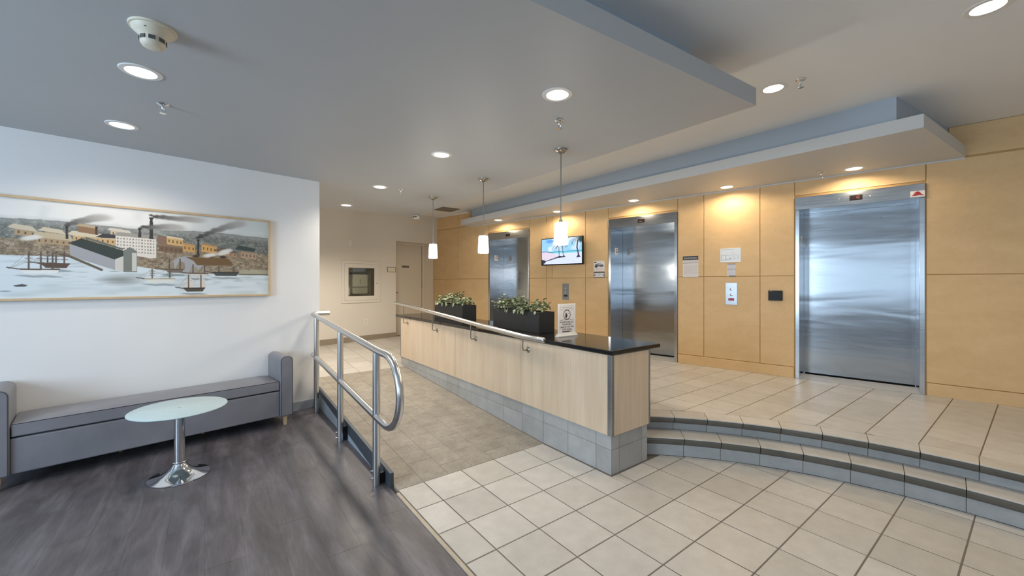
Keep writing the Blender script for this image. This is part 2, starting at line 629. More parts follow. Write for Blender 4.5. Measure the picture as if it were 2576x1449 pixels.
def lay(cells, floor, z, t, mat, limit=300, camp=(-1.316, -2.863)):
    def dist(q):
        return math.hypot(q[0][0] - camp[0], q[0][1] - camp[1])
    cells = sorted(cells, key=dist)
    for q in cells[:limit]:
        xs, ys = [a for a, _ in q], [b for _, b in q]
        if len(q) == 4 and abs(area(q) - (max(xs) - min(xs)) * (max(ys) - min(ys))) < 1e-7:
            me = tile_mesh(max(xs) - min(xs), max(ys) - min(ys), t, mat)
            o = obj('tile', me, mat, floor, Matrix.Translation((min(xs), min(ys), z + random.uniform(-0.0004, 0.0004))))
        else:
            obj('tile', MB().prism(q, z - t, z), mat, floor)
    if len(cells) > limit:
        m = MB()
        for q in cells[limit:]:
            m.prism(q, z - t, z)
        o = obj('tile', m, mat, floor)
        o['kind'] = 'stuff'
lay(cells, floor_low, 0.0, 0.009, M['tile'])

# raised lobby floor in front of the elevators
def arc_pts(R, a0, a1, n):
    return [(CEN[0] + R * math.cos(math.radians(a0 + (a1 - a0) * i / n)), CEN[1] + R * math.sin(math.radians(a0 + (a1 - a0) * i / n))) for i in range(n + 1)]
def on_E(p_s, off=0.0):
    return T_of(EO + E1 * p_s - EN * off)
a_hi = math.degrees(math.acos(1.74 / 3.0))
lobby_out = arc_pts(3.0, -38, 51.6, 40)
lobby = MB().prism(lobby_out + [(1.5, -0.45), (1.5, 3.7), (2.35, 3.7), (2.35, 6.6), on_E(-8.35), on_E(3.4)], -0.05, 0.3085)
floor_up = struct('floor.001', lobby, M['grout_brown'], FT)
cells = []
for i in range(4, 17):
    for j in range(-18, 26):
        r0 = -1.10 + 0.30 * j + GAP / 2 - 0.0
        p0, p1, r1 = i * S + GAP / 2, (i + 1) * S - GAP / 2, r0 + 0.30 - GAP
        q = [(p0, r0), (p1, r0), (p1, r1), (p0, r1)]
        q = clip(q, en[0], en[1], EC - 0.004)
        if r1 > 3.75:
            q = clip(q, -1, 0, -2.36)
        elif r1 > -0.8:
            q = clip(q, -1, 0, -1.735)
        if len(q) < 3 or area(q) < 4e-4:
            continue
        cx, cy = sum(x for x, _ in q) / len(q), sum(y for _, y in q) / len(q)
        near = min(math.hypot(x - CEN[0], y - CEN[1]) for x, y in q)
        if near < 3.116:
            w = math.atan2(cy - CEN[1], cx - CEN[0])
            q = clip(q, -math.cos(w), -math.sin(w), -(math.cos(w) * CEN[0] + math.sin(w) * CEN[1] + 3.116))
            if len(q) < 3 or area(q) < 4e-4:
                continue
        if cy < CEN[1] - 1.9:
            continue
        cells.append(q)
lay(cells, floor_up, ZU, 0.009, M['tile'])

# two curved steps
low_n = [(2.7715, 0.166), (2.773, 0.146), (2.783, 0.122), (2.803, 0.103), (2.832, 0.100), (2.832, 0.164)]
up_n = [(2.9215, 0.300), (2.923, 0.282), (2.934, 0.260), (2.956, 0.244), (3.0, 0.242), (3.0, 0.298)]
def step(name, core, riser, nose, tread, first, pitch, hi, lo):
    st = struct(name, MB().arc(core, lo, hi, 30), M['grout'], FT)
    edges = [hi]
    a = first
    ang = []
    while a > lo:
        ang.append(a)
        a -= pitch
    edges += ang + [lo]
    g = math.degrees(0.0024 / 2.9)
    for e0, e1 in zip(edges[:-1], edges[1:]):
        obj('riser_tile', MB().arc(riser, e1 + g, e0 - g, 2), M['tile_grey'], st)
        obj('nosing_tile', MB().arc(nose, e1 + g, e0 - g, 2), M['nosing'], st)
        obj('tread_tile', MB().arc(tread, e1 + g, e0 - g, 2), M['tile'], st)
    return st
step('floor_step', [(2.8195, 0), (3.0, 0), (3.0, 0.171), (2.8195, 0.171)],
     [(2.816, 0.002), (2.831, 0.002), (2.831, 0.099), (2.816, 0.099)], low_n,
     [(2.770, 0.166), (2.985, 0.166), (2.985, 0.175), (2.7715, 0.175), (2.770, 0.1735)], 41.3, 6.0, 49.3, -34)
step('floor_step.001', [(2.9895, 0.17), (3.113, 0.17), (3.113, 0.306), (2.9895, 0.306)],
     [(2.986, 0.177), (2.9995, 0.177), (2.9995, 0.241), (2.986, 0.241)], up_n,
     [(2.920, 0.301), (3.112, 0.301), (3.112, 0.310), (2.9215, 0.310), (2.920, 0.3085)], 42.4, 5.47, 51.4, -34)

# long sloping floor: textured ramp first, then plain tiles
zr = lambda x, y: SLOPE * y
bed = MB().prism([(-0.205, 0.0), (1.5, 0.0), (1.5, 6.6), on_E(-8.35), (0.6, 7.2), (-3.2, 7.2), (-3.2, 2.95), (-0.205, 2.62)][:1] +
                 [(1.5, 0.0), (1.5, 3.72), (2.34, 3.72), (2.34, 6.45), (-3.2, 6.45), (-3.2, 2.75), (-0.205, 2.75)], -0.05, lambda x, y: SLOPE * y - 0.0016)
ramp = struct('floor.002', bed, M['ramp_grout'], FT)
tilt = Matrix.Rotation(math.atan(SLOPE), 4, 'X')
RW, RL = 0.2175, 0.325
for c in range(-1, 6):
    x0, x1 = max(-0.203, c * RW) + 0.002, min(1.222, (c + 1) * RW) - 0.002
    y = -RL * (0.5 if c % 2 else 0.0)
    while y < 3.42 - 0.01:
        y0, y1 = max(0.0, y) + 0.002, min(3.42, y + RL) - 0.002
        if y1 - y0 > 0.02:
            me = tile_mesh(x1 - x0, y1 - y0, 0.008, M['ramp_tile'])
            obj('ramp_tile', me, M['ramp_tile'], ramp, Matrix.Translation((x0, y0, SLOPE * y0 + 0.0003)) @ tilt)
        y += RL
kn, kc = T_of(KO), T_of(KO - E1)
kn2 = (kc[0] - kn[0], kc[1] - kn[1])
KC = kn2[0] * kn[0] + kn2[1] * kn[1]
m_hidden = MB()
for c in range(-6, 7):
    for k in range(0, 10):
        x0, x1 = 0.20 + c * S + GAP / 2, 0.20 + (c + 1) * S - GAP / 2
        y0, y1 = 3.42 + k * S + GAP / 2, 3.42 + (k + 1) * S - GAP / 2
        q = [(x0, y0), (x1, y0), (x1, y1), (x0, y1)]
        q = clip(q, 1, 0, 2.335 if k else 1.49)
        q = clip(q, kn2[0], kn2[1], KC)
        if len(q) < 3 or area(q) < 1e-3:
            continue
        if x1 < -1.0:
            continue
        obj('tile', MB().prism(q, lambda x, y: SLOPE * y - 0.009, lambda x, y: SLOPE * y), M['tile'], ramp)

# lounge floor: dark planks running with the ramp
bedw = MB().prism([(-0.228, -7.2), (-0.228, 2.56), (-6.5, 2.9), (-6.5, -7.2)][::-1], -0.05, -0.0165)
wood = struct('floor.003', bedw, M['plank'], FT)
PW, PLEN = 0.184, 1.22
for c in range(0, 22):
    x1 = -0.232 - c * PW
    x0 = x1 - PW + 0.0006
    y = -3.9 + ((c * 0.413) % 1.0) * PLEN - PLEN
    while y < 2.6:
        q = [(x0, y + 0.0008), (x1, y + 0.0008), (x1, y + PLEN - 0.0008), (x0, y + PLEN - 0.0008)]
        q = clip(q, 0, -1, 3.9)
        q = clip(q, ln[0], ln[1], LC - 0.002)
        if len(q) >= 3 and area(q) > 2e-3:
            obj('plank', MB().prism(q, -0.016, -0.010), M['plank'], wood)
        y += PLEN
struct('trim_1', MB().box(-0.229, -0.206, -5.5, -0.03, -0.045, -0.002), M['strip'], FT, bevel=0.002)

# ------------------------------------------------------------------ ceilings
fr0, fr1 = (1.79, -1.637), (-6.2, -1.02)
slab_poly = [(-6.2, -1.02), (1.79, -1.637), (1.775, 4.42), (0.6, 4.46), (-3.5, 4.6), (-6.2, 4.7)]
struct('ceiling', MB().prism([(-9, -9), (9, -9), (9, 9), (-9, 9)], CUP, CUP + 0.1), M['ceiling'], FT)
struct('ceiling_slab', MB().prism(slab_poly, CDN, CDN + 0.125), M['ceiling_grey'], FT)
struct('ceiling_slab_upstand', MB().prism([(-5.8, -0.80), (1.39, -1.37), (1.39, 4.1), (-5.8, 4.3)], CDN + 0.125, CUP), M['cove'], FT)
cw0, cw1 = on_E(-7.0), on_E(0.727)
struct('ceiling_canopy', MB().prism([(3.216, 5.04), (3.453, -2.268), cw1, cw0], CTOP, CTOP + 0.115), M['canopy'], FT)
struct('ceiling_canopy_upstand', MB().prism([(3.385, 4.86), (3.517, -2.09), on_E(0.60), on_E(-6.8)], CTOP + 0.115, CUP), M['cove'], FT)

# ------------------------------------------------------------------ elevator wall with maple panels
ELEV = [(-5.712, 1.162), (-2.786, 1.162), (-0.148, 1.162)]
holes = [(s - w / 2, s + w / 2, ZU - 0.07, 2.613) for s, w in ELEV]
wall_e = struct('wall_elevators', grid_wall(-8.37, 3.4, -0.05, 3.17, 0.008, 0.040, holes), M['seam'], FE)
def panel(x0, x1, z0, z1, y0=0.0, y1=0.0085, name='panel'):
    obj(name, MB().box(x0 + 0.004, x1 - 0.004, y0, y1, z0 + 0.004, z1 - 0.004), M['maple_wall'], wall_e, bevel=0.0025, seg=1)
ZB, ZJ, ZT = 0.447, 1.616, 2.832
cols = [(-8.36, -7.325), (-7.325, -6.300), (-5.128, -4.70), (-4.70, -3.826), (-3.826, -3.372), (-2.200, -1.827), (-1.827, -1.117),
        (-1.117, -0.734), (0.440, 2.35), (2.35, 3.4)]
for k, (x0, x1) in enumerate(cols):
    panel(x0, x1, ZB, ZJ)
    if k == 3:
        panel(x0, -4.562, ZJ, ZT)
        panel(-4.562, x1, ZJ, ZT)
    else:
        panel(x0, x1, ZJ, ZT)
for s, w in ELEV:
    panel(s - w / 2 - 0.005, s + w / 2 + 0.005, 2.637, ZT)
for x0, x1 in ((-8.36, -7.325), (-7.325, -6.86)):
    panel(x0, x1, ZT + 0.008, 3.17)
for x0, x1 in ((0.603, 2.35), (2.35, 3.4)):
    panel(x0, x1, ZT + 0.012, 3.17)
for x0, x1 in ((-8.36, -6.30), (-5.128, -3.372), (-2.200, -0.734), (0.440, 3.4)):
    panel(x0 + 0.002, x1 - 0.002, ZU - 0.004, ZB, -0.012, 0.0085, 'base_board')
obj('cornice_strip', MB().box(-8.11, -6.95, -0.014, 0.01, 3.145, 3.17), M['paint_white'], wall_e)
obj('canopy_trim', MB().box(-6.9, 0.72, -0.012, 0.0, CTOP - 0.018, CTOP - 0.001), M['canopy'], wall_e)

# ------------------------------------------------------------------ other walls
KH = [(-1.175, 0.0, 0.20, 2.487), (-2.335, -1.69, 1.222, 1.868)]
struct('wall_back', grid_wall(-6.0, 0.0, 0.0, 3.17, 0.0, 0.20, KH), M['paint_warm'], FK)
struct('wall_back_alcove', MB().box(-1.4, 0.02, 0.202, 0.30, 0.0, 3.1), M['paint_warm'], FK)
struct('wall_lounge', MB().box(-7.9, 0.196, 0.0, 0.16, -0.05, CUP), M['paint_white'], FL, bevel=0.004)
struct('wall_passage', MB().box(-5.6, -5.45, -8.0, 9.0, 0.0, CUP), M['paint_warm'], FT)
struct('wall_rear', grid_wall(-3.6, 5.55, -0.05, CUP, 0.0, 0.25, [(a, b, WIN_Z[0], WIN_Z[1]) for a, b, _l in WINDOWS]), M['paint_white'], FR)
struct('wall_side', MB().box(3.4, 3.55, REAR - 6.235, 0.3, -0.05, CUP), M['paint_white'], FE)
for n, (a, b, _l) in enumerate(WINDOWS):
    w = MB()
    w.box(a, b, 0.08, 0.14, WIN_Z[0], WIN_Z[0] + 0.05).box(a, b, 0.08, 0.14, WIN_Z[1] - 0.05, WIN_Z[1])
    for x in (a, (a + b) / 2 - 0.025, b - 0.05):
        w.box(x, x + 0.05, 0.08, 0.14, WIN_Z[0] + 0.05, WIN_Z[1] - 0.05)
    struct('window_%d' % (n + 1), w, M['dark_metal'], FR)
# baseboards
struct('baseboard_lounge', MB().box(-7.8, 0.150, -0.012, 0.0, -0.01, 0.095), M['base_blue'], FL, bevel=0.003)
struct('baseboard_lounge_end', MB().box(0.150, 0.196, -0.012, 0.0, 0.10, 0.225), M['base_taupe'], FL, bevel=0.003)
struct('baseboard_back', MB().box(-6.0, -1.176, -0.012, 0.0, 0.10, 0.395), M['base_taupe'], FK, bevel=0.003)

# electrical room door in the alcove of the back wall
door = struct('door_1', MB().box(-1.172, -0.36, 0.160, 0.198, 0.28, 2.44), M['door_paint'], FK, bevel=0.003)
obj('door_frame', MB().box(-1.174, -0.004, 0.13, 0.20, 2.425, 2.485).box(-0.352, -0.285, 0.13, 0.20, 0.28, 2.425), M['door_paint'], door, bevel=0.004)
obj('side_panel', MB().box(-0.28, -0.004, 0.15, 0.20, 0.28, 2.425), M['door_paint'], door, bevel=0.003)
obj('handle', MB().tube([(-1.13, 0.16, 1.30), (-1.13, 0.115, 1.30), (-1.06, 0.112, 1.30)], 0.012, 8).box(-1.15, -1.115, 0.152, 0.16, 1.2, 1.40), M['dark_metal'], door)
for z in (0.62, 1.45, 2.25):
    obj('hinge', MB().tube([(-0.357, 0.150, z - 0.05), (-0.357, 0.150, z + 0.05)], 0.009, 8), M['nickel'], door)
sg = MB()
x = -0.915
for k in range(9):
    w = (0.016, 0.02, 0.017, 0.021, 0.016, 0.02, 0.018, 0.02, 0.016)[k]
    sg.box(x, x + w - 0.003, 0.157, 0.1605, 1.886, 1.936)
    x += w + 0.004
obj('door_sign', sg, M['ink'], door)

# ------------------------------------------------------------------ text and printed pictures
def text_mesh(body, size, align='CENTER'):
    cu = bpy.data.curves.new('lettering', 'FONT')
    cu.body = body
    cu.size = size
    cu.align_x = align
    cu.align_y = 'CENTER'
    cu.extrude = 0.0004
    cu.resolution_u = 2
    o = bpy.data.objects.new('lettering', cu)
    COL.objects.link(o)
    dg = bpy.context.evaluated_depsgraph_get()
    me = bpy.data.meshes.new_from_object(o.evaluated_get(dg))
    bpy.data.objects.remove(o)
    bpy.data.curves.remove(cu)
    # stand the text up: text x -> x, text y -> z, facing -y
    me.transform(Matrix.Rotation(PI / 2, 4, 'X'))
    me.materials.clear()
    return me

def lettering(body, size, x, y, z, mat, parent, width=None, name='lettering'):
    me = text_mesh(body, size)
    if width:
        xs = [v.co.x for v in me.vertices]
        k = width / max(1e-6, max(xs) - min(xs))
        me.transform(Matrix.Diagonal((k, 1, 1, 1)))
    return obj(name, me, mat, parent, Matrix.Translation((x, y, z)))

class Canvas:
    """small raster in print colours (sRGB 0-255), x to the right and y up, both 0..1"""
    def __init__(s, w, h, col, asp):
        s.w, s.h, s.asp = w, h, asp
        s.a = np.empty((h, w, 3))
        s.a[:] = col
        s.X, s.Y = np.meshgrid((np.arange(w) + 0.5) / w, (np.arange(h) + 0.5) / h)
    def put(s, mask, col, alpha=1.0):
        k = (mask * alpha)[..., None] if mask.dtype != bool else (mask.astype(float) * alpha)[..., None]
        s.a = s.a * (1 - k) + np.array(col, float) * k
        return s
    def rect(s, x0, y0, x1, y1, col, alpha=1.0):
        return s.put((s.X >= x0) & (s.X <= x1) & (s.Y >= y0) & (s.Y <= y1), col, alpha)
    def poly(s, pts, col, alpha=1.0):
        ins = np.zeros(s.X.shape, bool)
        n = len(pts)
        for i in range(n):
            (x0, y0), (x1, y1) = pts[i], pts[(i + 1) % n]
            if y0 == y1:
                continue
            c = ((y0 > s.Y) != (y1 > s.Y)) & (s.X < (x1 - x0) * (s.Y - y0) / (y1 - y0) + x0)
            ins ^= c
        return s.put(ins, col, alpha)
    def line(s, pts, w, col, alpha=1.0):
        for (x0, y0), (x1, y1) in zip(pts[:-1], pts[1:]):
            ax, bx = x0 * s.asp, x1 * s.asp
            dx, dy = bx - ax, y1 - y0
            t = np.clip(((s.X * s.asp - ax) * dx + (s.Y - y0) * dy) / max(1e-9, dx * dx + dy * dy), 0, 1)
            d = np.hypot(s.X * s.asp - ax - t * dx, s.Y - y0 - t * dy)
            s.put(np.clip((w - d) * s.h + 0.5, 0, 1), col, alpha)
        return s
    def blob(s, x, y, rx, ry, col, alpha=1.0, soft=0.6):
        d = np.hypot((s.X - x) * s.asp / rx, (s.Y - y) / ry)
        return s.put(np.clip((1 - d) / soft, 0, 1), col, alpha)
    def noise(s, fx, fy, seed=0):
        g = np.random.default_rng(seed).random((fy + 2, fx + 2))
        x, y = s.X * fx, s.Y * fy
        i, j = x.astype(int), y.astype(int)
        u, v = x - i, y - j
        u, v = u * u * (3 - 2 * u), v * v * (3 - 2 * v)
        return (g[j, i] * (1 - u) + g[j, i + 1] * u) * (1 - v) + (g[j + 1, i] * (1 - u) + g[j + 1, i + 1] * u) * v

def print_mesh(name, cv, w, h):
    nx, ny = cv.w, cv.h
    xs, zs = np.linspace(0, w, nx), np.linspace(0, h, ny)
    X, Z = np.meshgrid(xs, zs)
    co = np.stack([X, np.zeros_like(X), Z], -1).reshape(-1, 3)
    idx = np.arange(nx * ny).reshape(ny, nx)
    q = np.stack([idx[:-1, :-1], idx[:-1, 1:], idx[1:, 1:], idx[1:, :-1]], -1).reshape(-1, 4)
    me = bpy.data.meshes.new(name)
    me.vertices.add(len(co))
    me.vertices.foreach_set('co', co.astype(np.float32).ravel())
    me.loops.add(q.size)
    me.loops.foreach_set('vertex_index', q.astype(np.int32).ravel())
    me.polygons.add(len(q))
    me.polygons.foreach_set('loop_start', (np.arange(len(q)) * 4).astype(np.int32))
    me.update(calc_edges=True)
    at_ = me.color_attributes.new('print', 'FLOAT_COLOR', 'POINT')
    col = np.ones((nx * ny, 4), np.float32)
    col[:, :3] = lin(np.clip(cv.a, 0, 255) / 255.0).reshape(-1, 3)
    at_.data.foreach_set('color', col.ravel())
    return me

# ------------------------------------------------------------------ elevators
E_LABEL = ['brushed steel elevator entrance behind the long planter, beside the television',
           'brushed steel elevator entrance between the dark-edged car poster and the black-headed notice',
           'brushed steel elevator entrance with a red hat sticker on its header']
for n, (s, w) in enumerate(ELEV):
    t = thing('elevator', E_LABEL[n], 'elevator', at(FE, s, 0, ZU), 'steel elevators in the maple wall')
    h = w / 2
    HB, HT, DEP = 2.145, 2.301, 0.44
    for sgn in (-1, 1):
        x0, x1 = (-h + 0.002, -h + 0.046) if sgn < 0 else (h - 0.046, h - 0.002)
        obj('jamb', MB().box(x0, x1, -0.008, DEP + 0.03, 0.001, HB), M['steel_frame'], t, bevel=0.003)
    obj('header', MB().box(-h + 0.002, h - 0.002, -0.016, DEP + 0.03, HB, HT), M['steel_frame'], t, bevel=0.003)
    obj('door_leaf', MB().box(-h + 0.048, h - 0.048, DEP, DEP + 0.03, 0.014, HB - 0.001), M['steel_door'], t)
    obj('threshold', MB().box(-h + 0.047, h - 0.047, 0.02, DEP - 0.05, -0.02, 0.0), M['tile'], t)
    obj('sill', MB().box(-h + 0.047, h - 0.047, DEP - 0.05, DEP + 0.02, -0.03, -0.002), M['black_plastic'], t)
    obj('shaft_panel', MB().box(-h + 0.05, h - 0.05, DEP + 0.06, DEP + 0.08, -0.03, HT), M['black_plastic'], t)
    dx = 0.01
    d = obj('floor_display', MB().box(dx - 0.058, dx + 0.058, -0.021, -0.016, HB + 0.048, HB + 0.108), M['led_back'], t, bevel=0.002)
    if n == 2:
        lettering('G', 0.044, dx + 0.018, -0.0215, HB + 0.078, M['red_led'], d)
    elif n == 1:
        obj('dim_digit', MB().box(dx - 0.03, dx + 0.015, -0.0218, -0.021, HB + 0.062, HB + 0.07), M['amber'], d)
    for x in ((-0.145, 0.135) if n == 2 else (-0.09,)):
        obj('screw', MB().lathe([(0, 0.003), (0.005, 0.002), (0.006, 0)], 10), M['chrome'], t, Matrix.Translation((x, -0.016, HB + 0.078)) @ Matrix.Rotation(PI / 2, 4, 'X'))
    # floor letter plate on the hinge-side reveal
    pl = obj('level_plate', MB().box(-0.055, 0.055, -0.002, 0.0, -0.06, 0.06), M['paper'], t,
             Matrix.Translation((-h + 0.0465, 0.20, 1.765)) @ Matrix.Rotation(PI / 2, 4, 'Z'), bevel=0.001)
    pl['label'] = 'white floor plate with black letter G'
    if n < 2:
        lettering('G', 0.10, 0, -0.0025, 0.008, M['ink'], pl)
    else:
        lettering('G', 0.10, 0, -0.0025, 0.008, M['ink'], pl)
    if n == 2:
        cv = Canvas(44, 26, (232, 226, 222), 1.7)
        cv.poly([(0.06, 0.24), (0.1, 0.32), (0.22, 0.36), (0.25, 0.62), (0.36, 0.82), (0.5, 0.9), (0.62, 0.82), (0.72, 0.6), (0.78, 0.42), (0.92, 0.3), (0.95, 0.22), (0.6, 0.3), (0.3, 0.24)], (172, 44, 52))
        cv.line([(0.3, 0.2), (0.6, 0.27), (0.9, 0.18)], 0.03, (150, 140, 140))
        cv.blob(0.34, 0.62, 0.16, 0.16, (214, 150, 150), 0.7)
        st = obj('sticker', print_mesh('sticker', cv, 0.112, 0.066), M['print'], t, Matrix.Translation((h - 0.116, -0.0175, HB + 0.012)))
        st['label'] = 'white sticker with a red hat'
        obj('door_hole', MB().lathe([(0, -0.001), (0.008, -0.001), (0.008, 0.002)], 10), M['black_plastic'], t,
            Matrix.Translation((0.235, DEP - 0.001, 2.02)) @ Matrix.Rotation(PI / 2, 4, 'X'))

# ------------------------------------------------------------------ reception counter
CT_Z = 0.955
cnt = thing('reception_counter', 'long pale maple counter on a grey tiled base beside the ramp', 'counter', at(FT, 1.226, -0.807, 0))
CL = 4.36                                    # length along the ramp
zfloor = lambda y: max(0.0, SLOPE * (y - 0.807))
core = MB().box(0.012, 0.478, 0.012, CL - 0.03, 0.20, 0.95)
obj('carcass', core, M['seam'], cnt)
# grey base tiles: two courses, joints in line with the floor tiles
xs = [0.0] + [0.157 + 0.325 * k for k in range(13)] + [CL - 0.0]
for a, b in zip(xs[:-1], xs[1:]):
    b = min(b, CL)
    if b - a < 0.01:
        continue
    g = 0.0015
    # front course pieces seen from the ramp (face at x = 0)
    def piece(z0f, z1f):
        m = MB()
        y0, y1 = a + g, b - g
        vs = [(0.0, y0, z0f(y0)), (0.010, y0, z0f(y0)), (0.010, y1, z0f(y1)), (0.0, y1, z0f(y1)),
              (0.0, y0, z1f(y0)), (0.010, y0, z1f(y0)), (0.010, y1, z1f(y1)), (0.0, y1, z1f(y1))]
        return m.add(vs, [(0, 3, 2, 1), (4, 5, 6, 7), (0, 1, 5, 4), (1, 2, 6, 5), (2, 3, 7, 6), (3, 0, 4, 7)])
    obj('base_tile', piece(lambda y: zfloor(y) + 0.001, lambda y: 0.198), M['tile_grey'], cnt, bevel=0.0012, seg=1)
    obj('base_tile', piece(lambda y: 0.2005, lambda y: 0.309), M['tile_grey'], cnt, bevel=0.0012, seg=1)
for a, b in ((0.010, 0.098), (0.098, 0.40), (0.40, 0.478)):
    for z0, z1 in ((0.001, 0.198), (0.2005, 0.309)):
        obj('base_tile', MB().box(a + 0.0015, b - 0.0015, 0.0, 0.010, z0, z1), M['tile_grey'], cnt, bevel=0.0012, seg=1)
obj('base_back', MB().box(0.468, 0.478, 0.012, CL, 0.0, 0.309), M['tile_grey'], cnt)
obj('base_core', MB().prism([(0.012, 0.012), (0.466, 0.012), (0.466, CL - 0.01), (0.012, CL - 0.01)], lambda x, y: zfloor(y) + 0.002, 0.2), M['grout'], cnt)
# veneer panels and metal corner trims
ys = [0.03, 1.155, 2.50, CL - 0.02]
for a, b in zip(ys[:-1], ys[1:]):
    obj('front_panel', MB().box(-0.010, 0.008, a + 0.001, b - 0.001, 0.312, 0.953), M['maple_desk'], cnt, bevel=0.0015, seg=1)
obj('end_panel', MB().box(0.022, 0.484, -0.010, 0.008, 0.312, 0.953), M['maple_desk'], cnt, bevel=0.0015, seg=1)
obj('back_panel', MB().box(0.486, 0.50, 0.02, CL - 0.02, 0.312, 0.953), M['maple_desk'], cnt)
obj('far_panel', MB().box(0.0, 0.49, CL - 0.02, CL - 0.004, 0.312, 0.953), M['maple_desk'], cnt)
for x0, x1, y0, y1 in ((-0.012, 0.020, -0.012, 0.028), (0.486, 0.506, -0.012, 0.010), (-0.012, 0.01, CL - 0.02, CL)):
    obj('corner_trim', MB().box(x0, x1, y0, y1, 0.311, 0.954), M['steel_trim'], cnt, bevel=0.002)

ctop = tag(obj('countertop', MB().box(-0.022, 0.644, -0.022, CL + 0.19, 0.957, 0.992), M['granite'], None, at(FT, 1.226, -0.807, 0), bevel=0.006, seg=3),
           'polished black granite worktop lying on the maple counter', 'countertop')
TOPZ = 0.992

# handrail fixed to the counter front
hr = thing('handrail', 'inclined round steel handrail on four brackets along the counter front', 'handrail', at(FT, 1.226, 0, 0))
RX = -0.080
pts = [(RX, 3.62, 1.190), (RX, 3.47, 1.190), (RX, 3.36, 1.186), (RX, 3.20, 1.177), (RX, 2.19, 1.119), (RX, 1.15, 1.053), (RX, 0.42, 1.011), (RX, 0.25, 1.002), (RX, 0.14, 0.999), (RX, -0.09, 0.999), (RX, -0.105, 0.999)]
rr = [0.026] * (len(pts) - 1) + [0.017]
obj('rail', MB().tube(pts, rr, 20), M['steel_rail'], hr, smooth=50)
for y, zr_, zk in ((3.245, 1.158, 0.888), (2.212, 1.10, 0.868), (1.20, 1.037, 0.862), (0.217, 0.983, 0.862)):
    arm = [(RX, y, zr_), (RX, y, zk + 0.02), (RX + 0.005, y, zk + 0.006), (RX + 0.018, y, zk), (-0.012, y, zk)]
    b = obj('bracket', MB().tube(arm, 0.0065, 10), M['nickel'], hr, smooth=50)
    ros = MB().lathe([(0, 0.013), (0.012, 0.012), (0.026, 0.007), (0.030, 0.003), (0.030, 0.0)], 20)
    obj('rosette', ros, M['nickel'], b, Matrix.Translation((-0.0105, y, zk)) @ Matrix.Rotation(-PI / 2, 4, 'Y'), smooth=50)

# free-standing guard rail at the open side of the ramp
GX = -0.300
gr = thing('guardrail', 'round steel guard rail on three posts between the lounge and the ramp', 'railing', at(FT, GX, 0, 0))
ztop = lambda y: 1.008 + 0.0535 * y
zlow = lambda y: 0.500 + 0.060 * y
loop = [(0, y, ztop(y)) for y in (2.50, 1.9, 1.2, 0.6, 0.10)]
for k in range(0, 13):
    a = PI / 2 - PI * k / 12
    loop.append((0, -0.02 - 0.265 * math.cos(a) * 1.0, 0.757 + 0.257 * math.sin(a)))
loop += [(0, y, zlow(y)) for y in (0.10, 0.6, 1.2, 1.9, 2.53)]
corner = [(0.19, 2.545, ztop(2.5) + 0.006), (0.05, 2.535, ztop(2.5) + 0.006), (0.012, 2.528, ztop(2.5) + 0.004)]
obj('rail', MB().tube(corner + loop, 0.0275, 18), M['steel_rail'], gr, smooth=60)
for y in (2.33, 1.24, 0.19):
    obj('post', MB().tube([(0, y, -0.009), (0, y, ztop(y) - 0.012)], 0.028, 18), M['steel_rail'], gr, smooth=50)
for y in (1.24, 0.19):
    for z in (0.10, 0.045):
        obj('bolt', MB().tube([(-0.042, y + 0.012, z - 0.02 * (y > 1)), (-0.024, y + 0.012, z - 0.02 * (y > 1))], 0.007, 8), M['chrome'], gr)
    obj('standoff', MB().box(0.026, 0.063, y - 0.015, y + 0.010, 0.0, 0.07 + 0.05 * y), M['black_plastic'], gr)

# edge plate and infill beside the ramp
plate = MB()
ty = [0.075, 0.48, 1.34, 2.60]
top = lambda y: 0.099 + 0.050 * y
bot = lambda y: max(-0.008, -0.008 + 0.085 * (y - 0.48))
vs, fs = [], []
for y in ty:
    for x in (-0.236, -0.226):
        vs += [(x, y, bot(y)), (x, y, top(y))]
for i in range(len(ty) - 1):
    o = i * 4
    fs += [(o, o + 1, o + 5, o + 4), (o + 2, o + 6, o + 7, o + 3), (o + 1, o + 3, o + 7, o + 5), (o, o + 4, o + 6, o + 2)]
fs += [(0, 2, 3, 1), (12, 13, 15, 14)]
struct('trim_2', plate.add(vs, fs), M['dark_metal'], FT)
struct('trim_3', MB().prism([(-0.2335, 0.10), (-0.210, 0.10), (-0.210, 2.58), (-0.2335, 2.58)], -0.012, lambda x, y: 0.03 + 0.05 * y), M['infill'], FT)
struct('trim_4', MB().prism([(-0.226, 0.078), (-0.207, 0.078), (-0.207, 2.60), (-0.226, 2.60)], lambda x, y: 0.0 + 0.048 * y, lambda x, y: 0.0975 + 0.05 * y), M['dark_metal'], FT)

# ------------------------------------------------------------------ planters on the worktop
def leaf_mesh(k):
    m = MB()
    L = 0.05
    w = (0.30, 0.36, 0.25)[k]
    st = [(0, 0.006, 0), (0.25, w * 0.85, 0.05), (0.5, w, 0.06), (0.75, w * 0.6, 0.02), (1.0, 0.01, -0.10)]
    vs = []
    for u, hw, z in st:
        vs += [(u * L, -hw * L, (z + 0.10) * L), (u * L, 0, z * L), (u * L, hw * L, (z + 0.10) * L)]
    fs = []
    for i in range(len(st) - 1):
        o = i * 3
        fs += [(o, o + 3, o + 4, o + 1), (o + 1, o + 4, o + 5, o + 2)]
    me = bpy.data.meshes.new('leaf')
    m.add(vs, fs)
    me.from_pydata(m.v, [], m.f)
    me.materials.append(M['leaf'])
    me.shade_smooth()
    return me
LEAVES = [leaf_mesh(k) for k in range(3)]

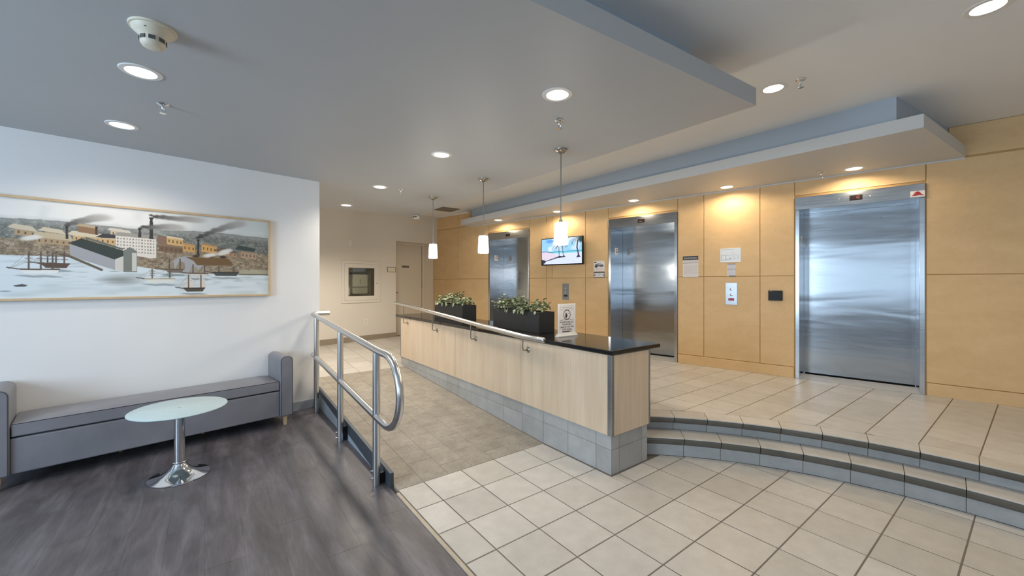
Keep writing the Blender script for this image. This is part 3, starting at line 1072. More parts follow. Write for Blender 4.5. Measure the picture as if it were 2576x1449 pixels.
def planter(label, r0, r1, nplants, nleaf, seed, height):
    rnd = random.Random(seed)
    t = thing('planter', label, 'planter', at(FT, 1.446, r0, TOPZ + 0.0005), 'black plant boxes on the worktop')
    D, Lq, Hh = 0.222, r1 - r0, 0.225
    m = MB()
    k = 0.012
    o = [(0, 0), (D, 0), (D, Lq), (0, Lq)]
    i_ = [(k, k), (D - k, k), (D - k, Lq - k), (k, Lq - k)]
    vs = [(x, y, 0) for x, y in o] + [(x, y, Hh) for x, y in o] + [(x, y, Hh) for x, y in i_] + [(x, y, Hh - 0.06) for x, y in i_]
    fs = [(0, 3, 2, 1)] + [(a, (a + 1) % 4, 4 + (a + 1) % 4, 4 + a) for a in range(4)] + [(4 + a, 4 + (a + 1) % 4, 8 + (a + 1) % 4, 8 + a) for a in range(4)] + \
         [(8 + a, 8 + (a + 1) % 4, 12 + (a + 1) % 4, 12 + a) for a in range(4)] + [(12, 13, 14, 15)]
    obj('box', m.add(vs, fs), M['black_box'], t, bevel=0.002)
    obj('soil', MB().box(k + 0.001, D - k - 0.001, k + 0.001, Lq - k - 0.001, Hh - 0.059, Hh - 0.02), M['soil'], t)
    def top(y):                                    # bushy outline along the box
        u = y / Lq * (len(height) - 1)
        a = max(0, min(len(height) - 2, int(u)))
        return height[a] + (height[a + 1] - height[a]) * (u - a)
    tips = []
    for p in range(nplants):
        cy, cx = Lq * (p + 0.5) / nplants + rnd.uniform(-0.03, 0.03), D * 0.5 + rnd.uniform(-0.04, 0.04)
        for s_ in range(4):
            ey, ex = cy + rnd.uniform(-0.09, 0.09), cx + rnd.uniform(-0.11, 0.10)
            ez = Hh + top(min(Lq, max(0, ey))) * rnd.uniform(0.75, 1.25)
            P = [(cx + (ex - cx) * u ** 1.4, cy + (ey - cy) * u ** 1.4, Hh - 0.03 + (ez - Hh + 0.03) * (1 - (1 - u) ** 1.7)) for u in (0, 0.25, 0.5, 0.75, 1)]
            obj('stem', MB().tube(P, [0.0032, 0.003, 0.0025, 0.002, 0.0014], 6), M['stem'], t)
            tips.append(P[-1])
    def put_leaf(x, y, z, az, pitch, sc_):
        R = Matrix.Rotation(az, 4, 'Z') @ Matrix.Rotation(pitch, 4, 'Y') @ Matrix.Rotation(rnd.uniform(-0.7, 0.7), 4, 'X')
        o2 = bpy.data.objects.new('leaf', LEAVES[rnd.randint(0, 2)])
        link(o2, t, Matrix.Translation((x, y, z)) @ R @ Matrix.Scale(sc_, 4))
    for n_ in range(nleaf):
        if n_ < len(tips) * 2:
            x, y, z = tips[n_ // 2]
            z -= 0.012 * (n_ % 2)
            put_leaf(x, y, z, rnd.uniform(0, 2 * PI), rnd.uniform(-0.5, 0.5), rnd.uniform(0.8, 1.2))
            continue
        y = rnd.uniform(0.0, Lq)
        v = rnd.random() ** 0.6
        x = D * 0.5 + (rnd.random() - 0.55) * D * (1.15 - 0.5 * v)
        z = Hh + 0.004 + top(y) * v * 0.95
        az = math.atan2(rnd.uniform(-1, 1), (x - D / 2) * 6 + rnd.uniform(-0.5, 0.3))
        put_leaf(x, y, z, az, rnd.uniform(-0.5, 0.9), rnd.uniform(0.75, 1.3))
    for n_ in range(10):                          # a few leaves hanging over the ramp-side edge
        y = rnd.uniform(0.02, Lq - 0.02)
        put_leaf(-0.008, y, Hh + 0.012, PI + rnd.uniform(-0.5, 0.5), rnd.uniform(0.9, 1.3), rnd.uniform(0.8, 1.2))
    return t
planter('long black planter box of variegated leafy plants beside the white counter sign', 0.319, 1.169, 7, 288, 3, (0.06, 0.12, 0.05, 0.06, 0.11, 0.13, 0.10, 0.13, 0.05))
planter('black planter box of darker leafy plants further along the worktop from the sign', 1.91, 2.76, 7, 288, 11, (0.03, 0.07, 0.11, 0.14, 0.15, 0.10, 0.10, 0.08, 0.04))

# sign standing on the worktop
sgn = thing('counter_sign', 'white upright counter sign asking to take all packages to the suite door', 'sign', at(FT, 1.553, 0.018, TOPZ + 0.0005))
obj('panel', MB().box(-0.122, 0.122, -0.003, 0.003, 0.012, 0.325), M['paper'], sgn, bevel=0.001)
obj('stand', MB().box(-0.138, 0.138, -0.022, 0.022, 0.0, 0.012).box(-0.138, 0.138, -0.009, -0.0035, 0.012, 0.026).box(-0.138, 0.138, 0.0035, 0.009, 0.012, 0.026), M['white_plastic'], sgn, bevel=0.001)
YF = -0.0036
for z, tx, wd in ((0.142, 'PLEASE TAKE ALL', 0.190), (0.118, 'PACKAGES', 0.122), (0.092, 'DIRECTLY TO THE', 0.190), (0.067, 'SUITE DOOR', 0.130)):
    lettering(tx, 0.024, 0, YF, z, M['ink'], sgn, wd)
pr_ = MB()
for x0, x1, z0, z1 in ((-0.088, 0.088, 0.305, 0.3065), (-0.088, 0.088, 0.272, 0.2735), (-0.088, -0.0865, 0.272, 0.3065), (0.0865, 0.088, 0.272, 0.3065),
                       (-0.075, 0.075, 0.287, 0.2905), (-0.098, 0.098, 0.2625, 0.2635), (-0.094, 0.094, 0.1635, 0.1675)):
    pr_.box(x0, x1, YF, YF + 0.001, z0, z1)
obj('print', pr_, M['ink_grey'], sgn)
obj('underline', MB().box(-0.068, 0.045, YF, YF + 0.001, 0.043, 0.0515).box(0.05, 0.07, YF, YF + 0.001, 0.045, 0.049), M['ink'], sgn)
ring = MB()
N = 36
vs = [(R * math.cos(2 * PI * k / N), y, R * math.sin(2 * PI * k / N)) for y in (YF, YF + 0.001) for R in (0.049, 0.0425) for k in range(N)]
fs = [(k, (k + 1) % N, N + (k + 1) % N, N + k) for k in range(N)] + [(k, k + 2 * N, (k + 1) % N + 2 * N, (k + 1) % N) for k in range(N)] + [(N + k, N + (k + 1) % N, 3 * N + (k + 1) % N, 3 * N + k) for k in range(N)]
obj('ring', ring.add(vs, fs), M['ink'], sgn, Matrix.Translation((0, 0, 0.216)))
hand = MB()
pal = [(-0.020, -0.008), (-0.017, -0.024), (-0.008, -0.032), (0.002, -0.026), (0.010, -0.010), (0.014, 0.002), (0.009, 0.003), (0.004, -0.004), (0.003, 0.004), (-0.019, 0.004)]
hv = [(x, YF, z) for x, z in pal]
hand.add(hv, [tuple(range(len(hv)))])
for x, zt in ((-0.017, 0.016), (-0.0115, 0.022), (-0.006, 0.024), (-0.0005, 0.019)):
    hand.add([(x - 0.0021, YF, 0.003), (x + 0.0021, YF, 0.003), (x + 0.0019, YF, zt), (x - 0.0019, YF, zt)], [(0, 1, 2, 3)])
obj('hand_symbol', hand, M['ink'], sgn, Matrix.Translation((-0.004, 0, 0.214)))
obj('symbol_caption', MB().box(0.008, 0.028, YF, YF + 0.001, 0.226, 0.232), M['ink_grey'], sgn)

# ------------------------------------------------------------------ things on the maple wall
tv = thing('television', 'flat wall television showing palm trees on a bright beach', 'television', at(FE, -4.285, 0, 2.114))
TW, THH = 0.925, 0.512
obj('mount', MB().box(-0.15, 0.15, -0.06, -0.001, -0.12, 0.12), M['black_plastic'], tv, bevel=0.004)
obj('housing', MB().box(-TW / 2, TW / 2, -0.10, -0.055, -THH / 2, THH / 2), M['black_plastic'], tv, bevel=0.006)
cv = Canvas(150, 84, (150, 205, 245), 1.78)
n1 = cv.noise(9, 5, 4)
cv.put(np.clip((n1 - 0.45) * 3, 0, 1) * (cv.Y > 0.5), (222, 236, 250), 0.85)
cv.blob(0.22, 0.9, 0.25, 0.1, (84, 150, 236), 0.8)
cv.rect(0, 0.40, 1, 0.50, (120, 205, 225))
cv.rect(0.3, 0.46, 1, 0.505, (66, 160, 190), 0.8)
cv.rect(0, 0.0, 1, 0.42, (216, 226, 250))
cv.put((cv.Y < 0.46 - 0.0 * cv.X) & (cv.Y < 0.40 + 0.0 * cv.X), (214, 224, 250))
cv.poly([(0, 0.12), (0, 0.50), (0.12, 0.49), (0.3, 0.42), (0.42, 0.34), (0.40, 0.28), (0.2, 0.22)], (222, 208, 226))
cv.line([(0.0, 0.50), (0.13, 0.495), (0.3, 0.45)], 0.01, (70, 90, 120))
cv.poly([(0, 0.08), (0.1, 0.14), (0.4, 0.28), (0.42, 0.24), (0.26, 0.17), (0.12, 0.12), (0.02, 0.02)], (84, 64, 74))
cv.poly([(0, 0.0), (0, 0.2), (0.12, 0.14), (0.1, 0.08), (0.04, 0.0)], (30, 32, 44))
cv.poly([(0.38, 0.26), (0.44, 0.31), (0.55, 0.30), (0.56, 0.34), (0.62, 0.28), (0.55, 0.25), (0.44, 0.24)], (38, 38, 66))
for x0, x1 in ((0.445, 0.455), (0.54, 0.56)):
    cv.line([(x0, 0.68), (x0 + 0.004, 0.5), (x1, 0.28)], 0.012, (52, 56, 84))
for px, py, sd in ((0.45, 0.72, 1), (0.55, 0.74, 2), (0.9, 0.86, 3)):
    r2 = random.Random(sd)
    for k in range(13):
        a = r2.uniform(-0.4, PI + 0.4)
        ln_ = r2.uniform(0.16, 0.34)
        mx, my = px + math.cos(a) * ln_ * 0.6 / 1.78, py + math.sin(a) * ln_ * 0.5 + 0.04
        ex, ey = px + math.cos(a) * ln_ / 1.78, py + math.sin(a) * ln_ * 0.5 - 0.12
        cv.line([(px, py), (mx, my), (ex, ey)], 0.011, r2.choice([(96, 108, 118), (206, 214, 224), (60, 86, 84), (150, 156, 160)]), 0.85)
cv.line([(0.9, 0.85), (0.885, 0.6), (0.91, 0.42), (0.93, 0.26)], 0.028, (72, 62, 92))
cv.poly([(0.86, 0.22), (0.92, 0.36), (0.97, 0.24)], (48, 42, 72))
cv.blob(0.97, 0.9, 0.14, 0.16, (32, 60, 58), 0.9)
for k in range(26):
    cv.blob(random.random(), random.uniform(0.02, 0.24), 0.05, 0.008, (168, 182, 220), 0.6)
scr = obj('screen', print_mesh('screen', cv, TW - 0.03, THH - 0.034), M['screen'], tv, Matrix.Translation((-TW / 2 + 0.015, -0.1008, -THH / 2 + 0.02)))

def sheet(name, label, cat, s0, s1, z0, z1, cv, mat, y=-0.001, group=None):
    t = thing(name, label, cat, at(FE, s0, 0, z0), group)
    obj('backing', MB().box(0, s1 - s0, -0.003, -0.0005, 0, z1 - z0), M['paper'], t)
    obj('print', print_mesh('print', cv, s1 - s0, z1 - z0), mat, t, Matrix.Translation((0, -0.0034, 0)))
    return t
def lines(cv, x0, x1, y0, y1, n, col, w=0.35, seed=0, alpha=0.8):
    r2 = random.Random(seed)
    for k in range(n):
        y = y1 - (y1 - y0) * (k + 0.5) / n
        x = x0
        while x < x1 - 0.02:
            l = r2.uniform(0.04, 0.12)
            cv.rect(x, y - (y1 - y0) / n * w / 2, min(x1, x + l), y + (y1 - y0) / n * w / 2, col, alpha)
            x += l + 0.02

cv = Canvas(54, 46, (232, 226, 224), 1.18)
cv.rect(0.08, 0.80, 0.26, 0.92, (70, 70, 78))
cv.poly([(0.10, 0.50), (0.16, 0.66), (0.34, 0.74), (0.62, 0.74), (0.86, 0.62), (0.92, 0.5), (0.86, 0.44), (0.6, 0.44), (0.5, 0.5), (0.38, 0.46), (0.3, 0.36), (0.16, 0.38)], (96, 100, 108))
cv.poly([(0.32, 0.68), (0.62, 0.70), (0.78, 0.60), (0.4, 0.58)], (176, 184, 194))
cv.blob(0.24, 0.44, 0.12, 0.1, (34, 34, 40))
cv.line([(0.3, 0.1), (0.3, 0.3)], 0.015, (214, 170, 120))
lines(cv, 0.36, 0.9, 0.08, 0.34, 4, (190, 184, 184), 0.3, 2)
sheet('poster', 'white poster with a grey car drawing, above the dark-edged notice', 'poster', -3.655, -3.443, 1.726, 1.91, cv, M['print'])
cv = Canvas(54, 26, (84, 84, 86), 2.1)
cv.rect(0.05, 0.1, 0.95, 0.78, (226, 222, 220))
cv.blob(0.12, 0.42, 0.14, 0.14, (60, 60, 66))
cv.blob(0.88, 0.42, 0.14, 0.14, (60, 60, 66))
cv.rect(0.3, 0.4, 0.7, 0.62, (204, 204, 208))
cv.blob(0.5, 0.4, 0.12, 0.05, (110, 110, 116))
sheet('poster', 'small notice with a thick dark border under the car poster', 'poster', -3.651, -3.440, 1.618, 1.721, cv, M['print'])
cv = Canvas(80, 110, (226, 220, 218), 0.71)
cv.rect(0, 0.81, 1, 1, (44, 42, 46))
lines(cv, 0.08, 0.92, 0.84, 0.94, 2, (200, 198, 200), 0.5, 5)
cv.rect(0.0, 0.655, 1, 0.672, (120, 116, 118))
lines(cv, 0.06, 0.94, 0.69, 0.79, 2, (150, 146, 148), 0.5, 6)
lines(cv, 0.08, 0.94, 0.05, 0.64, 16, (178, 172, 172), 0.4, 7)
sheet('notice', 'tall printed notice with a black heading band on the maple wall', 'notice', -2.124, -1.902, 1.614, 1.926, cv, M['print_gloss'])
cv = Canvas(100, 78, (222, 230, 238), 1.3)
cv.rect(0, 0, 1, 0.05, (244, 240, 236))
cv.rect(0.08, 0.885, 0.68, 0.91, (150, 168, 186))
for x0, y0, x1, y1 in ((0.06, 0.17, 0.06, 0.50), (0.06, 0.50, 0.80, 0.50), (0.06, 0.17, 0.5, 0.17), (0.27, 0.17, 0.27, 0.50), (0.5, 0.17, 0.5, 0.3), (0.86, 0.22, 0.86, 0.5)):
    cv.line([(x0, y0), (x1, y1)], 0.009, (120, 142, 166))
cv.rect(0.28, 0.2, 0.33, 0.26, (130, 150, 170))
cv.rect(0.46, 0.2, 0.5, 0.32, (130, 150, 170))
cv.line([(0.56, 0.24), (0.66, 0.2), (0.74, 0.26), (0.7, 0.36), (0.6, 0.36)], 0.009, (130, 150, 170))
cv.rect(0.57, 0.6, 0.64, 0.64, (186, 200, 214))
cv.rect(0.59, 0.68, 0.66, 0.70, (186, 200, 214))
sheet('floor_plan', 'pale blue printed floor plan sheet taped to the maple wall', 'paper', -1.606, -1.346, 1.818, 2.013, cv, M['print_gloss'])
cv = Canvas(46, 78, (206, 204, 210), 0.59)
cv.rect(0, 0.92, 1, 1, (120, 116, 122))
cv.rect(0, 0.55, 1, 0.575, (70, 68, 76))
cv.rect(0.2, 0.0, 1, 0.09, (116, 110, 116))
lines(cv, 0.12, 0.88, 0.62, 0.9, 5, (156, 154, 164), 0.35, 8)
lines(cv, 0.12, 0.88, 0.12, 0.52, 6, (170, 168, 182), 0.35, 9)
sheet('label_sheet', 'narrow grey two-part label taped below the floor plan', 'label', -1.516, -1.411, 1.617, 1.797, cv, M['print_gloss'])

P_LAB = ['steel call button plate above the long planter, its display dark', 'steel call button plate with a lit maroon display below the grey label']
for n, (s, z0, z1, w) in enumerate(((-4.247, 1.213, 1.511, 0.152), (-1.464, 1.219, 1.530, 0.148))):
    t = thing('call_panel', P_LAB[n], 'call panel', at(FE, s, 0, z0), 'elevator call panels')
    Hh = z1 - z0
    obj('plate', MB().box(-w / 2, w / 2, -0.006, -0.0005, 0, Hh), M['steel_trim'], t, bevel=0.002)
    for f in (0.70, 0.46):
        b = obj('button', MB().lathe([(0, 0.005), (0.013, 0.0045), (0.015, 0.002), (0.018, 0.0015), (0.018, 0)], 20), M['chrome'], t, Matrix.Translation((0, -0.006, Hh * f)) @ Matrix.Rotation(PI / 2, 4, 'X'), smooth=40)
        sgn_ = 1 if f > 0.6 else -1
        obj('arrow', MB().add([(-0.006, -0.0054, -0.005 * sgn_), (0.006, -0.0054, -0.005 * sgn_), (0, -0.0054, 0.006 * sgn_)], [(0, 1, 2)]), M['ink'], b,
            Matrix.Rotation(-PI / 2, 4, 'X'))
    d = obj('display', MB().box(-0.036, 0.036, -0.0085, -0.006, Hh * 0.19, Hh * 0.30), M['led_maroon'] if n else M['led_back'], t, bevel=0.001)
    if n:
        lettering('G', 0.026, 0.016, -0.009, Hh * 0.245, M['red_led'], d)
        obj('indicator', MB().box(-0.026, -0.006, -0.0092, -0.0085, Hh * 0.235, Hh * 0.255), M['red_led'], d)
    else:
        obj('indicator', MB().box(-0.02, 0.02, -0.0092, -0.0085, Hh * 0.235, Hh * 0.25), M['ink_grey'], d)
    for sx in (-1, 1):
        for z in (Hh - 0.022, 0.022):
            obj('screw', MB().lathe([(0, 0.002), (0.005, 0.0015), (0.005, 0)], 10), M['nickel'], t, Matrix.Translation((sx * (w / 2 - 0.02), -0.006, z)) @ Matrix.Rotation(PI / 2, 4, 'X'))
t = thing('card_reader', 'small flat black screen unit on the maple wall left of the hat-sticker elevator'.replace(' left of', ' beside'), 'card reader', at(FE, -1.018, 0, 1.294))
obj('body', MB().box(0, 0.156, -0.028, -0.0005, 0, 0.132), M['black_plastic'], t, bevel=0.004)
obj('mark', MB().box(0.018, 0.044, -0.0285, -0.028, 0.119, 0.124), M['ink_grey'], t)

# ------------------------------------------------------------------ lounge: bench, table, harbour print
def rounded_rect(x0, x1, z0, z1, r, corners, n=6):
    """corner radii only on the named corners: bl br tr tl; returns (x, z) points counter-clockwise"""
    pts = []
    for key, cx, cz, a0 in (('bl', x0 + r, z0 + r, PI), ('br', x1 - r, z0 + r, 1.5 * PI), ('tr', x1 - r, z1 - r, 0), ('tl', x0 + r, z1 - r, 0.5 * PI)):
        if key in corners:
            pts += [(cx + r * math.cos(a0 + 0.5 * PI * k / n), cz + r * math.sin(a0 + 0.5 * PI * k / n)) for k in range(n + 1)]
        else:
            pts.append({'bl': (x0, z0), 'br': (x1, z0), 'tr': (x1, z1), 'tl': (x0, z1)}[key])
    return pts
def extrude_y(pts, y0, y1):
    n = len(pts)
    vs = [(x, y0, z) for x, z in pts] + [(x, y1, z) for x, z in pts]
    fs = [tuple(range(n)), tuple(range(2 * n - 1, n - 1, -1))] + [(i, n + i, n + (i + 1) % n, (i + 1) % n) for i in range(n)]
    return MB().add(vs, fs)

FZ = -0.010
bn = thing('bench', 'long grey upholstered bench with two raised arms against the lounge wall', 'bench', at(FL, -1.29, 0, FZ))
X0, X1 = -0.903, 0.903                      # inner faces of the arms
YB, YFt = -0.035, -0.470                    # back and front
for sx in (-1, 1):
    a0, a1 = (X0 - 0.125, X0) if sx < 0 else (X1, X1 + 0.125)
    prof = rounded_rect(a0, a1, 0.108, 0.752, 0.055, ('tl', 'tr'))
    arm = obj('arm', extrude_y(prof, YFt - 0.008, YB), M['fabric'], bn, bevel=0.012, seg=3, smooth=40)
    seam = [(x, YFt - 0.0085, z) for x, z in rounded_rect(a0 + 0.006, a1 - 0.006, 0.114, 0.746, 0.05, ('tl', 'tr'))]
    obj('piping', MB().tube(seam + [seam[0]], 0.0022, 6, False), M['piping'], arm)
obj('base', MB().box(X0 + 0.001, X1 - 0.001, YFt + 0.012, YB, 0.112, 0.380), M['fabric'], bn, bevel=0.012, seg=3)
cush = MB()
nx, ny = 36, 10
cx0, cx1, cy0, cy1 = X0 + 0.006, X1 - 0.006, YFt + 0.004, YB - 0.002
vs = []
for z_top in (0, 1):
    for j in range(ny + 1):
        for i in range(nx + 1):
            u, v = i / nx, j / ny
            x, y = cx0 + (cx1 - cx0) * u, cy0 + (cy1 - cy0) * v
            crown = min(1, 8 * u * (1 - u) * 2.0) ** 0.5 * (4 * v * (1 - v)) ** 0.45
            z = 0.486 + 0.020 * crown + 0.0025 * math.sin(u * 23) * math.sin(v * 7) if z_top else 0.392
            vs.append((x, y, z))
off = (nx + 1) * (ny + 1)
idn = lambda i, j, t: t * off + j * (nx + 1) + i
fs = []
for j in range(ny):
    for i in range(nx):
        fs.append((idn(i, j, 1), idn(i + 1, j, 1), idn(i + 1, j + 1, 1), idn(i, j + 1, 1)))
        fs.append((idn(i, j, 0), idn(i, j + 1, 0), idn(i + 1, j + 1, 0), idn(i + 1, j, 0)))
for i in range(nx):
    fs.append((idn(i, 0, 0), idn(i + 1, 0, 0), idn(i + 1, 0, 1), idn(i, 0, 1)))
    fs.append((idn(i, ny, 0), idn(i, ny, 1), idn(i + 1, ny, 1), idn(i + 1, ny, 0)))
for j in range(ny):
    fs.append((idn(0, j, 0), idn(0, j, 1), idn(0, j + 1, 1), idn(0, j + 1, 0)))
    fs.append((idn(nx, j, 0), idn(nx, j + 1, 0), idn(nx, j + 1, 1), idn(nx, j, 1)))
cu = obj('seat_cushion', cush.add(vs, fs), M['fabric'], bn, smooth=50, bevel=0.008, seg=2)
obj('piping', MB().tube([(cx0 + 0.004, cy0 + 0.001, 0.486), (0, cy0 - 0.001, 0.489), (cx1 - 0.004, cy0 + 0.001, 0.486)], 0.0028, 6), M['piping'], cu)
for x in (X0 - 0.06, X1 + 0.06):
    for y in (YFt + 0.05, YB - 0.05):
        obj('leg', MB().lathe([(0, 0.0005), (0.016, 0.0005), (0.026, 0.104), (0.027, 0.109), (0, 0.109)], 4), M['leg_wood'], bn, Matrix.Translation((x, y, 0)) @ Matrix.Rotation(PI / 4, 4, 'Z'))
for x in (-0.3, 0.3):
    obj('leg', MB().lathe([(0, 0.0005), (0.016, 0.0005), (0.026, 0.111), (0, 0.111)], 4), M['leg_wood'], bn, Matrix.Translation((x, YB - 0.06, 0)) @ Matrix.Rotation(PI / 4, 4, 'Z'))

tb = thing('side_table', 'round frosted glass side table on a chrome trumpet base before the bench', 'table', Matrix.Translation((-2.652, 3.195, FZ)))
obj('base', MB().lathe([(0, 0.0005), (0.193, 0.0005), (0.197, 0.003), (0.196, 0.007), (0.185, 0.010), (0.150, 0.017), (0.110, 0.032), (0.080, 0.052), (0.056, 0.078), (0.041, 0.100), (0.038, 0.106), (0, 0.106)], 56), M['chrome'], tb, smooth=35)
obj('collar', MB().lathe([(0.0, 0.104), (0.043, 0.104), (0.044, 0.108), (0.044, 0.114), (0.040, 0.117), (0, 0.117)], 40), M['chrome'], tb, smooth=35)
obj('pole', MB().lathe([(0, 0.115), (0.0355, 0.115), (0.0355, 0.522), (0, 0.522)], 40), M['chrome'], tb, smooth=35)
hub = MB().lathe([(0, 0.518), (0.030, 0.518), (0.030, 0.531), (0, 0.531)], 24)
for k in range(4):
    w = PI / 2 * k + 0.4
    hub.tube([(0, 0, 0.5285), (0.085 * math.cos(w), 0.085 * math.sin(w), 0.5285)], 0.007, 8)
obj('hub', hub, M['chrome'], tb, smooth=35)
obj('glass_top', MB().lathe([(0, 0.5355), (0.309, 0.5355), (0.313, 0.538), (0.314, 0.5405), (0.313, 0.543), (0.309, 0.5455), (0, 0.5455)], 72), M['frosted'], tb, smooth=35)
obj('cap', MB().lathe([(0, 0.5456), (0.012, 0.5456), (0.011, 0.5475), (0, 0.548)], 20), M['chrome'], tb, smooth=35)

# wide framed harbour print
PX0, PX1, PZ0, PZ1 = -3.30, -0.362, 1.381, 2.238
fp = thing('framed_print', 'wide panoramic harbour print with sailing ships and factories in a pale wood frame', 'picture', at(FL, PX0, 0, PZ0))
PWd, PHt, FW = PX1 - PX0, PZ1 - PZ0, 0.020
for nm, b in (('frame_rail', (0, PWd, PHt - FW, PHt)), ('frame_rail', (0, PWd, 0, FW)), ('frame_stile', (0, FW, FW, PHt - FW)), ('frame_stile', (PWd - FW, PWd, FW, PHt - FW))):
    obj(nm, MB().box(b[0], b[1], -0.045, -0.004, b[2], b[3]), M['oak_frame'], fp, bevel=0.0015, seg=1)
obj('backboard', MB().box(FW, PWd - FW, -0.03, -0.010, FW, PHt - FW), M['paper'], fp)
w_, h_ = PWd - 2 * FW, PHt - 2 * FW
cv = Canvas(900, 276, (234, 233, 230), w_ / h_)
# picture coordinates: X as seen (0 = edge of the photo, 1 = the end of the frame), Y up
f0 = (-2.281 - (PX0 + FW)) / w_
f1 = (PX1 - FW - (PX0 + FW)) / w_
mx = lambda x: f0 + (f1 - f0) * x
def pp(pts):
    return [(mx(x), y) for x, y in pts]
nA, nB, nC, nD = cv.noise(40, 14, 1), 0.5 * cv.noise(120, 44, 2) + 0.5 * cv.noise(420, 130, 22), cv.noise(16, 30, 3), cv.noise(30, 70, 9)
XX = (cv.X - f0) / (f1 - f0)
cv.put(np.clip((nA - 0.5) * 2, 0, 1) * (cv.Y > 0.6), (212, 214, 214), 0.6)
cv.put(np.clip((XX - 0.45) * 2, 0, 1) * (cv.Y > 0.5), (202, 208, 206), 0.7)
# wooded far land up to a hazy skyline
hz = 0.785 + 0.012 * np.sin(XX * 11) + 0.01 * cv.noise(60, 2, 5)
land = (cv.Y < hz) & (cv.Y > 0.3)
cv.put(land, (128, 130, 124))
cv.put(land * np.clip((nB - 0.45) * 2.6, 0, 1), (84, 90, 90), 0.85)
cv.put(land * np.clip((0.42 - nB) * 3.5, 0, 1), (176, 175, 166), 0.8)
cv.put(land * np.clip((cv.noise(320, 120, 12) - 0.55) * 5, 0, 1), (104, 108, 106), 0.7)
cv.put(np.clip(1 - np.abs(cv.Y - hz + 0.02) / 0.06, 0, 1), (176, 178, 176), 0.55)
# yards and quays
shore = 0.43 - 0.16 * np.clip((XX - 0.22) * 2.6, 0, 1)
yard = (cv.Y < 0.60 - 0.05 * XX) & (cv.Y > shore)
cv.put(yard, (150, 134, 112))
cv.put(yard * np.clip((nB - 0.48) * 3, 0, 1), (100, 86, 72), 0.8)
cv.put(yard * np.clip((0.45 - nB) * 3, 0, 1), (198, 186, 164), 0.7)
wat = cv.Y <= shore
cv.put(wat, (216, 226, 232))
cv.put(wat * np.clip((nC - 0.55) * 3, 0, 1), (190, 202, 206), 0.7)
cv.put(wat * np.clip((nD - 0.62) * 5, 0, 1) * np.clip((cv.Y - 0.10) * 6, 0, 1) * np.clip((XX - 0.1) * 5, 0, 1), (140, 150, 150), 0.6)
def shed(x0, x1, y0, h, roof, wallc, dx=0.03, rh=0.05, win=True):
    cv.poly(pp([(x0, y0), (x1, y0 - 0.02), (x1, y0 + h - 0.02), (x0, y0 + h)]), wallc)
    cv.poly(pp([(x0 - dx, y0 + h + rh * 0.2), (x0 - dx * 0.2, y0 + h + rh), (x1 - dx * 0.5, y0 + h + rh - 0.02), (x1 + 0.004, y0 + h - 0.02), (x0, y0 + h)]), roof)
    if win:
        n = max(2, int((x1 - x0) / 0.016))
        for k in range(n):
            xx = x0 + (x1 - x0) * (k + 0.4) / n
            cv.rect(mx(xx), y0 + h * 0.3 - 0.02 * k / n, mx(xx + 0.005), y0 + h * 0.7 - 0.02 * k / n, (92, 74, 58), 0.9)
rp = random.Random(21)
for k in range(9):
    x = -0.53 + k * 0.058
    shed(x, x + 0.05, 0.56 + rp.uniform(-0.06, 0.06), 0.055, (172, 160, 138), (168, 146, 116), 0.015, 0.03)
shed(0.04, 0.10, 0.635, 0.06, (206, 194, 172), (176, 152, 120), 0.02, 0.05)
shed(0.125, 0.185, 0.635, 0.05, (210, 196, 174), (166, 142, 112), 0.02, 0.045)
shed(0.10, 0.205, 0.565, 0.055, (196, 180, 152), (174, 150, 118), 0.01, 0.06)
shed(0.21, 0.345, 0.60, 0.06, (216, 202, 178), (206, 172, 124), 0.02, 0.05)
shed(0.225, 0.29, 0.70, 0.065, (186, 166, 138), (146, 114, 84), 0.01, 0.03, False)
shed(0.33, 0.40, 0.68, 0.06, (214, 204, 190), (206, 188, 164), 0.01, 0.03)
cv.poly(pp([(0.28, 0.655), (0.305, 0.70), (0.345, 0.695), (0.36, 0.65)]), (62, 62, 66))
# pale block with rows of small windows
cv.poly(pp([(0.347, 0.50), (0.47, 0.445), (0.495, 0.45), (0.495, 0.67), (0.347, 0.685)]), (226, 219, 210))
cv.poly(pp([(0.345, 0.685), (0.497, 0.67), (0.495, 0.715), (0.35, 0.725)]), (158, 154, 146))
for r_ in range(5):
    for c_ in range(13):
        xx, yy = 0.353 + 0.0108 * c_, 0.650 - 0.036 * r_ - 0.012 * c_ / 13
        if yy > 0.49 - 0.04 * c_ / 13:
            cv.rect(mx(xx), yy, mx(xx + 0.0042), yy + 0.015, (116, 104, 94), 0.9)
# warm brick and ochre blocks
shed(0.50, 0.535, 0.60, 0.13, (150, 168, 158), (136, 110, 92), 0.0, 0.02, False)
shed(0.535, 0.60, 0.62, 0.08, (226, 206, 172), (210, 172, 116), 0.0, 0.02)
shed(0.505, 0.60, 0.53, 0.07, (140, 116, 94), (124, 98, 78), 0.01, 0.02)
shed(0.60, 0.65, 0.55, 0.08, (188, 150, 104), (204, 158, 98), 0.0, 0.02)
shed(0.68, 0.745, 0.55, 0.085, (178, 140, 98), (212, 164, 100), 0.0, 0.02)
shed(0.78, 0.84, 0.51, 0.05, (112, 88, 72), (172, 140, 112), 0.05, 0.05)
cv.poly(pp([(0.83, 0.60), (0.85, 0.655), (0.935, 0.62), (0.925, 0.575)]), (58, 74, 72))
shed(0.86, 0.935, 0.49, 0.08, (150, 130, 112), (176, 148, 122), 0.0, 0.02)
